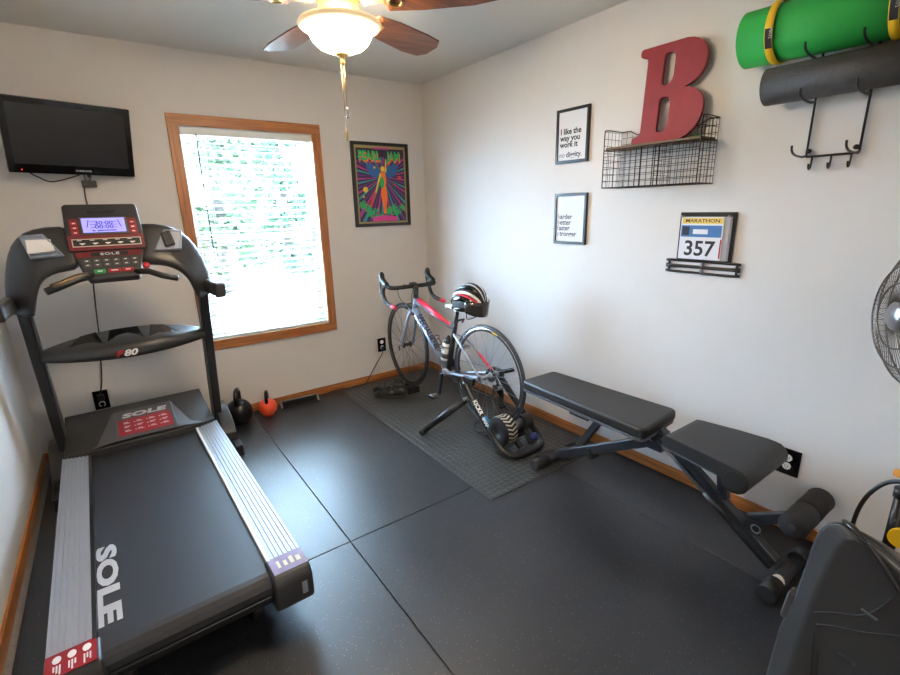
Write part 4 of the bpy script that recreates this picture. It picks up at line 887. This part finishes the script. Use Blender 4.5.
# ------------------------------------------------------------------ concert poster (back wall)
pm = {k: mat('poster_'+k, c, .5) for k, c in dict(dark='#2a1838', purple='#5b2a7c', magenta='#b0338a', blue='#1f5f9e', orange='#f0742c', yellow='#e8c83a', green='#22b45a', tan='#a08a52', red='#d8423a', pink='#d63c8c', teal='#2f8f98').items()}
po = frame('framed_poster', 'black framed psychedelic concert poster right of the window', 'back', (-.4175, 0, 1.652), .51, .648, .026, .020, 'poster', M['satin'])
MB().b2((-.231, -.010, -.300), (.231, -.002, .300)).build('poster_border', pm['tan'], po)
MB().b2((-.213, -.0108, -.285), (.213, -.0100, .278)).build('poster_ground', pm['dark'], po)
def fl2(name, polys, m, y):
    mb = MB()
    for p in polys: mb.add([(x, y, z) for x, z in p], [tuple(range(len(p)))])
    return mb.build(name, m, po)
rays = [[], [], []]
for k in range(44):
    a0 = 2*PI*k/44+.03; a1 = a0+.075; cx, cz = .012, .06; pts = []
    def ext(a):
        c_, s_ = math.cos(a), math.sin(a); t = min((.211-cx if c_ > 0 else .211+cx)/max(abs(c_), 1e-6), (.215-cz if s_ > 0 else .283+cz)/max(abs(s_), 1e-6)); return (cx+c_*t, cz+s_*t)
    rays[k % 3].append([(cx+.03*math.cos(a0), cz+.03*math.sin(a0)), ext(a0), ext(a1), (cx+.03*math.cos(a1), cz+.03*math.sin(a1))])
for pl, nm in zip(rays, ('purple', 'magenta', 'teal')): fl2('poster_rays', pl, pm[nm], -.0111)
for sg in (-1, 1): fl2('poster_wing', [[(sg*.02+.012, .085), (sg*.05+.012, .145), (sg*.11+.012, .165), (sg*.145+.012, .15), (sg*.135+.012, .11), (sg*.12+.012, .085), (sg*.085+.012, .06), (sg*.04+.012, .055)]], pm['blue'], -.0114)
fl2('poster_figure', [[(-.012, .10), (.035, .10), (.042, .04), (.036, -.01), (.046, -.07), (.036, -.16), (.028, -.225), (.004, -.225), (.0, -.16), (-.014, -.08), (-.008, -.02), (-.014, .04)]], pm['orange'], -.0117)
fl2('poster_figure', [[(.030, .10), (.046, .10), (.050, .20), (.040, .20)], [(-.012, .10), (-.004, .075), (-.055, -.06), (-.068, -.055)], [(.012+.019*math.cos(a), .125+.022*math.sin(a)) for a in [2*PI*i/12 for i in range(12)]]], pm['yellow'], -.0119)
fl2('poster_robe', [[(-.055, -.05), (-.075, -.05), (-.125, -.165), (-.10, -.17)]], pm['red'], -.0118)
fl2('poster_robe', [[(.002+.02*math.cos(a), .02+.045*math.sin(a)) for a in [2*PI*i/12 for i in range(12)]]], pm['green'], -.0119)
rng = random.Random(5); leaves = []
for k in range(26):
    x = -.20+.40*k/25; r = rng.uniform(.022, .042); z = -.205+rng.uniform(-.03, .035)-.03*math.cos(x*14)
    leaves.append([(max(-.211, min(.211, x+r*(.6+.4*math.cos(5*a))*math.cos(a))), max(-.282, z+r*(.6+.4*math.cos(5*a))*math.sin(a))) for a in [2*PI*i/20 for i in range(20)]])
fl2('poster_leaves', leaves, pm['green'], -.01155)
fl2('poster_dots', [[(cx_+r_*math.cos(a), cz_+r_*math.sin(a)) for a in [2*PI*i/12 for i in range(12)]] for cx_, cz_, r_ in ((-.15, -.035, .022), (-.17, -.09, .009), (-.06, .135, .010))], pm['yellow'], -.0116)
fl2('poster_dots', [[(cx_+r_*math.cos(a), cz_+r_*math.sin(a)) for a in [2*PI*i/12 for i in range(12)]] for cx_, cz_, r_ in ((.165, .06, .018), (.12, .0, .008))], pm['red'], -.0116)
fl2('poster_banner', [[(-.10, -.282), (-.10, -.25), (.0, -.236), (.13, -.25), (.13, -.282)]], pm['pink'], -.0121)
fl2('poster_banner', [[(-.06, .272), (-.06, .285), (.08, .285), (.08, .272)]], pm['magenta'], -.0121)
text('poster_lettering', 'PEARL', (-.196, -.0114, .193), (1, 0, 0), (0, 0, 1), .092, pm['green'], po, .0008, .004, .74)
text('poster_lettering', 'JAM', (.060, -.0114, .193), (1, 0, 0), (0, 0, 1), .092, pm['green'], po, .0008, .004, .74)
text('poster_lettering', 'PEARL', (-.190, -.0110, .178), (1, 0, 0), (0, 0, 1), .092, pm['orange'], po, .0004, .004, .74)
text('poster_lettering', 'JAM', (.066, -.0110, .178), (1, 0, 0), (0, 0, 1), .092, pm['orange'], po, .0004, .004, .74)

# ------------------------------------------------------------------ wire basket shelf with the red letter (x is depth off the wall)
BY0, BY1, BD = -2.455, -1.955, .150; BZ0, BZS, BZT = 1.545, 1.728, 1.826
bk = thing('wire_basket', 'black wire wall basket with wooden top board and two bins', 'basket', (0, (BY0+BY1)/2, BZ0))
LY = (BY1-BY0)/2; HS, HT = BZS-BZ0, BZT-BZ0
def wires(segs, r, nm, par): 
    mb = MB()
    for s_ in segs: mb.tube(s_, r, 5)
    return mb.build(nm, M['iron'], par)
segs = []
for x in (-.006,):   # back panel
    for i in range(17): y = -LY+2*LY*i/16; segs.append([(x, y, 0), (x, y, HT-(.02 if 1 < i < 15 else 0))])
    for j in range(9): z = HT*j/9; segs.append([(x, -LY, z), (x, LY, z)])
wires(segs, .0012, 'back_grid', bk)
segs = []
for i in range(17): y = -LY+2*LY*i/16; segs.append([(-BD, y, 0), (-BD, y, HS)])
for j in range(1, 7): z = HS*j/6; segs.append([(-BD, -LY, z), (-BD, LY, z)])
wires(segs, .0014, 'front_grid', bk)
for y in (-LY, LY, -.04):
    segs = []; top_ = HT if abs(y) > .1 else HS
    for j in range(9): z = top_*j/8.2; segs.append([(-BD, y, z), (-.004, y, z)])
    for i in range(1, 5): x = -BD*i/5; segs.append([(x, y, 0), (x, y, top_-.005)])
    wires(segs, .0012, 'side_grid' if abs(y) > .1 else 'divider_grid', bk)
segs = []
for i in range(17): y = -LY+2*LY*i/16; segs.append([(-BD, y, 0), (-.004, y, 0)])
wires(segs, .0012, 'bottom_grid', bk)
mb = MB()
for y in (-LY, LY): mb.tube(catmull([(-BD, y, 0), (-BD, y, HS*.9), (-BD, y, HT-.018), (-BD+.016, y, HT), (-.02, y, HT), (-.006, y, HT)], 4), .0028, 6)
mb.tube([(-BD, -LY, 0), (-BD, LY, 0)], .0028, 6); mb.tube([(-BD, -LY, HS), (-BD, LY, HS)], .0028, 6); mb.tube([(-.006, -LY, 0), (-.006, LY, 0)], .0024, 6)
mb.tube([(-.006, -LY, HT), (-.006, -LY+.05, HT), (-.006, -LY+.09, HT-.022), (-.006, LY-.09, HT-.022), (-.006, LY-.05, HT), (-.006, LY, HT)], .0028, 6)
for y in (-.06, -.04, .035): mb.tube([(-BD, y, 0), (-BD, y, HS)], .0026, 6)
for y in (-LY, LY): mb.tube([(-BD, y, 0), (-.006, y, 0)], .0026, 6); mb.tube([(-BD, y, HS), (-.006, y, HS)], .0024, 6)
mb.build('rim_wire', M['iron'], bk)
MB().b2((-BD+.004, -LY+.006, HS+.003), (-.010, LY-.006, HS+.014)).build('top_board', M['board'], bk, bevel=.002)
# letter B with rounded slab serifs, leaning on the wall; poly in (u along -y from left, z)
lb = thing('red_letter_decoration', 'large red wooden letter B standing on the wire basket', 'decoration', (-.066, -2.052, BZS+.0160), -PI/2)
def bez(p0, p1, p2, p3, k=8): return [tuple((1-t)**3*Vector(p0)+3*(1-t)**2*t*Vector(p1)+3*(1-t)*t*t*Vector(p2)+t**3*Vector(p3)) for t in [i/k for i in range(k)]]
W_, H_ = .345, .418
outer = []
outer += [(.012, 0)]+bez((.20, 0), (.30, .0), (.345, .06), (.345, .125))+bez((.345, .125), (.345, .185), (.30, .215), (.245, .222))+bez((.245, .222), (.30, .232), (.335, .265), (.335, .315))+bez((.335, .315), (.335, .38), (.29, .418), (.20, .418))
outer += [(.012, .418)]+bez((.012, .418), (-.004, .418), (-.004, .384), (.012, .382), 5)+bez((.012, .382), (.035, .380), (.045, .37), (.045, .35), 5)+bez((.045, .07), (.045, .045), (.035, .038), (.012, .036), 5)+bez((.012, .036), (-.004, .034), (-.004, 0), (.012, 0), 5)[:-1]
def slot(x0, x1, z0, z1):
    r = (x1-x0)*.5; c1, c0 = z1-r*1.1, z0+r*1.1
    return bez((x0, c0), (x0, z0), (x0+r*.3, z0), (x0+r*.9, z0+.002), 5)+bez((x0+r*.9, z0+.002), (x1, z0+.006), (x1, c0), (x1, c0+.02), 5)+bez((x1, c1-.02), (x1, c1+.01), (x1, z1-.004), (x0+r*.9, z1), 5)+bez((x0+r*.9, z1), (x0+r*.3, z1), (x0, z1), (x0, c1), 5)
def holed(outer, holes, th, name, m, par, X):
    bm = bmesh.new(); loops = [outer]+holes; edges = []
    for lp in loops:
        vs = [bm.verts.new((p[0], 0, p[1])) for p in lp]; edges += [bm.edges.new((vs[i], vs[(i+1) % len(vs)])) for i in range(len(vs))]
    bmesh.ops.triangle_fill(bm, use_beauty=True, use_dissolve=False, edges=edges)
    r = bmesh.ops.extrude_face_region(bm, geom=bm.faces[:]); bmesh.ops.translate(bm, vec=(0, th, 0), verts=[v for v in r['geom'] if isinstance(v, bmesh.types.BMVert)])
    bmesh.ops.recalc_face_normals(bm, faces=bm.faces); bmesh.ops.transform(bm, matrix=X, verts=bm.verts)
    me = bpy.data.meshes.new(name); bm.to_mesh(me); bm.free(); me.materials.append(m); o = bpy.data.objects.new(name, me); return link(o, par)
holed(outer, [slot(.128, .185, .045, .195), slot(.128, .185, .242, .378)], .018, 'letter_body', M['redb'], lb, Matrix.Rotation(-.075, 4, 'X') @ Matrix.Scale(1.055, 4, (0, 0, 1)))
gt = MB().sphere((-.075, -2.395, BZS+.0205), .006, 8, 6, (1.3, 4.5, .9)).build('folded_cloth', M['green'])
tag(gt, 'small bit of green lying on the basket board beside the red letter', 'cloth')

# ------------------------------------------------------------------ race bib display
rb = thing('bib_display', 'black race bib display board with medal rails below', 'bib display', (0, -2.455, 1.194), -PI/2)
MB().b2((-.132, -.010, -.004), (.130, -.001, .222)).build('back_board', M['satin'], rb, bevel=.003)
mb = MB()
for z0 in (-.034, -.064): mb.tube(catmull([(-.164, -.010, z0+.006), (-.156, -.010, z0), (.150, -.010, z0), (.158, -.010, z0+.006), (.158, -.010, z0+.019), (.150, -.010, z0+.025), (-.156, -.010, z0+.025), (-.164, -.010, z0+.019)], 4, True), .0062, 8, closed=True)
mb.b2((-.12, -.012, -.012), (.12, -.002, -.002)); mb.build('medal_rail', M['satin'], rb)
MB().b2((-.006, -.015, -.068), (.004, -.004, -.012)).build('rail_clip', M['steel'], rb)
for k, (x, z) in enumerate(((-.115, .205), (.105, .205))): MB().cyl((x, -.034, z), (x, -.008, z), .0045, n=10).build('post', M['steel'], rb)
bib = thing('race_bib', 'white race bib numbered 357 hanging on the display board', 'race bib', (0, -2.455, 1.194), -PI/2)
MB().b2((-.112, -.0325, .004), (.088, -.030, .200)).build('bib_sheet', M['paper'], bib)
MB().b2((-.105, -.0330, .170), (.085, -.0324, .196)).build('yellow_banner', M['gold'], bib)
text('banner_lettering', 'MARATHON', (-.010, -.0334, .176), (1, 0, 0), (0, 0, 1), .022, M['ink'], bib, .0002, .0003, 1.3, align='CENTER')
MB().b2((-.108, -.0330, .108), (.082, -.0324, .162)).build('blue_band', M['bibblue'], bib)
MB().b2((-.050, -.0334, .122), (.020, -.0328, .144)).build('white_patch', M['paper'], bib)
MB().b2((-.102, -.0334, .116), (-.068, -.0328, .156)).build('dark_patch', M['navy'], bib)
text('bib_number', '357', (-.014, -.0330, .022), (1, 0, 0), (0, 0, 1), .098, M['ink'], bib, .0003, .002, 1.0, align='CENTER')
MB().b2((.080, -.0334, .012), (.086, -.0328, .100)).build('red_edge', M['red'], bib)
sl = MB().b2((-.110, -.028, .002), (.112, -.024, .200)).b2((-.108, -.021, .003), (.118, -.018, .202)).build('bib_sleeves', M['plastic_sleeve']); sl.location = (0, -2.455, 1.194); sl.rotation_euler = (0, 0, -PI/2)
sl['label'] = 'stack of pale older bibs in sleeves behind bib 357'; sl['category'] = 'race bib'

# ------------------------------------------------------------------ mat rack, green mat, dark roll
rk = thing('mat_rack', 'black wire wall rack holding the rolled mats with hooks at its bottom', 'rack', (0, -2.895, 1.626))
mb = MB(); HY = .083
for sg in (-1, 1): mb.tube([(-.010, sg*HY, 0), (-.010, sg*HY, .62)], .0042, 8)
mb.tube([(-.010, -HY, 0), (-.010, HY, 0)], .0042, 8); mb.tube([(-.010, -HY, .62), (-.010, HY, .62)], .0042, 8); mb.build('rack_frame', M['satin'], rk)
for z, rc in ((.0, .155), (.195, .160), (.342, .180)):
    for sg in (-1, 1): MB().tube(catmull([(-.010, sg*HY, z+.005), (-rc*.3, sg*HY, z-.002), (-rc*.6, sg*HY, z-.001), (-rc*.85, sg*HY, z+.004), (-rc*1.01, sg*HY, z+.016), (-rc*1.05, sg*HY, z+.034)], 4), .0042, 8).build('long_hook', M['satin'], rk)
for y in (-.062, .0, .062): MB().tube(catmull([(-.010, y, 0), (-.012, y, -.035), (-.022, y, -.048), (-.034, y, -.042), (-.036, y, -.028)], 4), .0038, 8).build('small_hook', M['satin'], rk)
mb = MB()
for sg in (-1, 1): mb.lathe([(0, .012), (.009, .012), (.009, 0)], (-.012, sg*HY*.9, .02), (-1, 0, 0), 12)
mb.build('screw', M['satin'], rk)
def roll(nm, label, c, r, length, m, turns, th, cat, group=None, z=0):
    t = thing(nm, label, cat, c)
    n = 40*turns; o_ = []; i_ = []
    mb = MB(); vs = []
    for i in range(n+1):
        a = 2*PI*i/40+.2; rr = r-th*(turns-i/40)
        for rad in (rr, rr-th*.86): 
            for y in (0, -length): vs.append((math.cos(a)*rad, y, math.sin(a)*rad))
    fs = []
    for i in range(n):
        b, c2 = i*4, (i+1)*4
        fs += [(b, c2, c2+1, b+1), (b+2, b+3, c2+3, c2+2), (b, b+2, c2+2, c2), (b+1, c2+1, c2+3, b+3)]
    fs += [(0, 1, 3, 2), (n*4, n*4+2, n*4+3, n*4+1)]
    mb.add(vs, fs, True); return t, mb
gm, mb = roll('rolled_mat', 'rolled green exercise mat with yellow straps on the wall rack', (-.088, -2.570, 2.086), .108, .62, M['green'], 6, .016, 'exercise mat')
g_ = mb.build('mat_roll', M['green'], gm); gm.rotation_euler = (.02, 0, 0)
for y in (-.118, -.475):
    s_ = MB().lathe([(.1082, -.014), (.1097, -.014), (.1097, .014), (.1082, .014)], (0, y, 0), (0, 1, 0), 48).build('strap', M['yellow'], gm)
    mb = MB(); vs = []
    for i in range(9):
        a = PI*1.02+.62*i/8
        for yy in (-.0115, .0115): vs.append((math.cos(a)*.1102, y+yy, math.sin(a)*.1102))
    mb.add(vs, [(2*i, 2*i+1, 2*i+3, 2*i+2) for i in range(8)], True); lb_ = mb.build('strap_label', M['ink'], s_)
    text('strap_lettering', 'MATS', (-.1107, y-.004, -.006), (0, 0, -1), (0, -1, 0), .013, M['silverprint'], lb_, .0002, 0, 1.1)
km, mb = roll('rolled_mat', 'textured black roll resting on the lower hooks of the rack below the green mat', (-.092, -2.668, 1.898), .077, .62, M['foamroll'], 4, .018, 'exercise mat')
mb.build('mat_roll', M['foamroll'], km)

# ------------------------------------------------------------------ fan at the right edge
pf = thing('wall_fan', 'round steel wire cage fan cropped by the right edge of the photo', 'fan', (-.25, -3.322, 1.097))
ax = Vector((-.62, .78, .0)).normalized(); fx, fy_, _ = frame_of(ax)
RC = .235
def ring_pts(R, h, n=48): return [ax*h+(fx*math.cos(2*PI*i/n)+fy_*math.sin(2*PI*i/n))*R for i in range(n)]
mb = MB()
for R, h in ((RC, -.02), (RC, .012), (RC*.97, .045), (RC*.72, .088), (RC*.45, .105)): mb.tube(ring_pts(R, h), .003, 6, closed=True)
for i in range(72):
    a = 2*PI*i/72; e = fx*math.cos(a)+fy_*math.sin(a); mb.tube([e*.045+ax*.112, e*RC*.45+ax*.105, e*RC*.72+ax*.088, e*RC*.97+ax*.045, e*RC+ax*.01], .0011, 4)
mb.build('front_cage', M['visorgrey'], pf)
mb = MB()
for R, h in ((RC, -.03), (RC*.95, -.06), (RC*.6, -.085)): mb.tube(ring_pts(R, h), .003, 6, closed=True)
for i in range(60):
    a = 2*PI*i/60; e = fx*math.cos(a)+fy_*math.sin(a); mb.tube([e*.06-ax*.09, e*RC*.6-ax*.085, e*RC*.95-ax*.06, e*RC-ax*.03], .0011, 4)
mb.build('rear_cage', M['visorgrey'], pf)
mb = MB().lathe([(0, .122), (.035, .120), (.046, .112), (.046, .104), (0, .102)], (0, 0, 0), ax, 28); mb.build('badge', M['steel'], pf)
for k in range(3):
    a = 2*PI*k/3+.5; secs = []
    for i in range(7):
        r = .03+.18*i/6; da = .55*math.sin(PI*min(1, i/5.2)*.9)+.05
        e1 = fx*math.cos(a-da)+fy_*math.sin(a-da); e2 = fx*math.cos(a+da)+fy_*math.sin(a+da)
        secs.append([e1*r+ax*.030, e2*r+ax*-.012, e2*r+ax*-.015, e1*r+ax*.027])
    MB().loft(secs).build('blade', M['fanblade'], pf)
MB().cyl(ax*.06, ax*-.02, .035, n=20).build('hub', M['steel'], pf)
MB().lathe([(0, -.085), (.06, -.085), (.065, -.10), (.06, -.17), (.03, -.19), (0, -.19)], (0, 0, 0), ax, 24).build('motor', M['char'], pf)
e0 = ax*-.16; MB().tube([e0, e0+Vector((.06, -.02, -.03)), Vector((.232, -.15, -.05))], .014, 10).b2((.232, -.21, -.13), (.2495, -.09, .03)).build('wall_bracket', M['char'], pf)
fc_ = MB().tube(catmull([(.20, -.16, -.10), (.15, -.11, -.30), (.10, -.035, -.36), (.10, -.012, -.41), (.10, -.03, -.46), (.12, -.10, -.53), (.18, -.17, -.62), (.225, -.19, -.80), (.235, -.19, -1.0)]), .006, 8).build('power_cord', M['black'], pf)

# ------------------------------------------------------------------ floor pump by the right wall
PY, PX = -3.340, -.20
pu = thing('floor_pump', 'black and yellow bicycle floor pump with looping hose at the right wall', 'bicycle pump', (PX, PY, .0005))
MB().b2((-.09, -.03, 0), (.09, .03, .014)).cyl((0, 0, .01), (0, 0, .05), .04, .028, n=20).build('pump_base', M['yellow'], pu, bevel=.004)
MB().cyl((0, 0, .045), (0, 0, .455), .019, n=20).build('barrel', M['satin'], pu)
MB().cyl((0, 0, .44), (0, 0, .475), .024, n=20).build('barrel_cap', M['black'], pu)
MB().cyl((0, 0, .47), (0, 0, .52), .006, n=10).build('piston_rod', M['chrome'], pu)
MB().cyl((-.0, .034, .525), (0, -.10, .525), .014, n=16).build('handle', mat('amber_grip', '#d9902a', .5), pu)
MB().cyl((-.035, -.028, .30), (.0, -.028, .30), .035, n=24).build('gauge', M['yellow'], pu)
MB().tube(catmull([(-.02, -.10, .515), (-.02, -.02, .51), (0, .035, .485), (0, .075, .43), (0, .10, .35), (0, .108, .25), (0, .10, .12), (0, .06, .04), (0, .03, .03)]), .0075, 8).build('hose', M['black'], pu)

# ------------------------------------------------------------------ dark plastic machine casing in the right foreground
mc = thing('exercise_machine', 'bulky dark plastic exercise machine housing in the bottom right corner', 'exercise machine', (-.62, -3.26, .001))
FXc = -.28                                               # side face: x -.90, the rest of the housing runs back from it
sil = [(.030, 0), (.026, .10), (.020, .22), (.0, .35), (-.010, .455), (-.014, .52), (-.022, .575), (-.040, .615), (-.062, .628), (-.112, .624), (-.153, .612), (-.195, .588), (-.28, .53), (-.36, .44), (-.43, .30), (-.46, .12), (-.465, 0)]
cov = [(-.036, 0), (-.032, .12), (-.036, .24), (-.044, .35), (-.054, .445), (-.064, .51), (-.074, .565), (-.087, .600), (-.104, .610), (-.130, .608), (-.160, .596), (-.198, .574), (-.275, .515), (-.345, .43), (-.41, .295), (-.44, .12), (-.445, 0)]
def layer(pts, x, k): return [Vector((x, -.22+(y+.22)*k, max(0, z*(k+.02) if z > 0 else 0))) for y, z in pts]
hs = MB().loft([layer(sil, FXc+.022, 1), layer(sil, FXc+.10, .925), layer(sil, FXc+.20, .825), layer(sil, FXc+.27, .71)], False).build('housing', mat('housing_plastic', '#363535', .36), mc, bevel=.012, seg=3, angle=25)
MBs = MB().loft([layer(sil, FXc+.021, .995), layer(cov, FXc, 1)], False).build('side_cover', mat('side_cover_plastic', '#3c3b3b', .36), mc, bevel=.008, seg=3, angle=12)
mb = MB()
for pts in ([(-.058, .352), (-.10, .385), (-.148, .415), (-.175, .455), (-.195, .505)], [(-.068, .319), (-.11, .345), (-.165, .374), (-.235, .42), (-.30, .43)], [(-.066, .30), (-.075, .20), (-.09, .10), (-.12, .03)], [(-.085, .24), (-.10, .14), (-.16, .07), (-.22, .05)]):
    mb.tube(catmull([(FXc-.0005, y, z) for y, z in pts], 5), .0014, 6)
mb.build('panel_groove', M['black'], MBs)
MB().box((FXc-.001, -.164, .432), (.003, .035, .006), (.25, 0, 0)).build('panel_slot', M['steel'], MBs)
MB().box((FXc-.001, -.145, .268), (.003, .038, .006), (.25, 0, 0)).build('panel_slot', M['steel'], MBs)
MB().box((FXc+.036, .006, .31), (.035, .026, .10), (.1, 0, 0)).build('grip_recess', M['greyp'], hs, bevel=.008)
mcb = MB().tube(catmull([(FXc+.20, -.085, .515), (FXc+.13, -.075, .577), (FXc+.07, -.065, .617), (FXc+.03, -.078, .637), (FXc+.008, -.105, .634), (FXc-.006, -.150, .604), (FXc-.009, -.200, .545), (FXc-.009, -.255, .46), (FXc-.009, -.31, .35), (FXc-.009, -.35, .18), (FXc-.012, -.37, .008)]), .0065, 8).build('power_cord', M['black'])
mcb.location = (-.62, -3.26, .001); tag(mcb, 'black cord draped over the dark machine housing in the bottom right corner', 'cord')
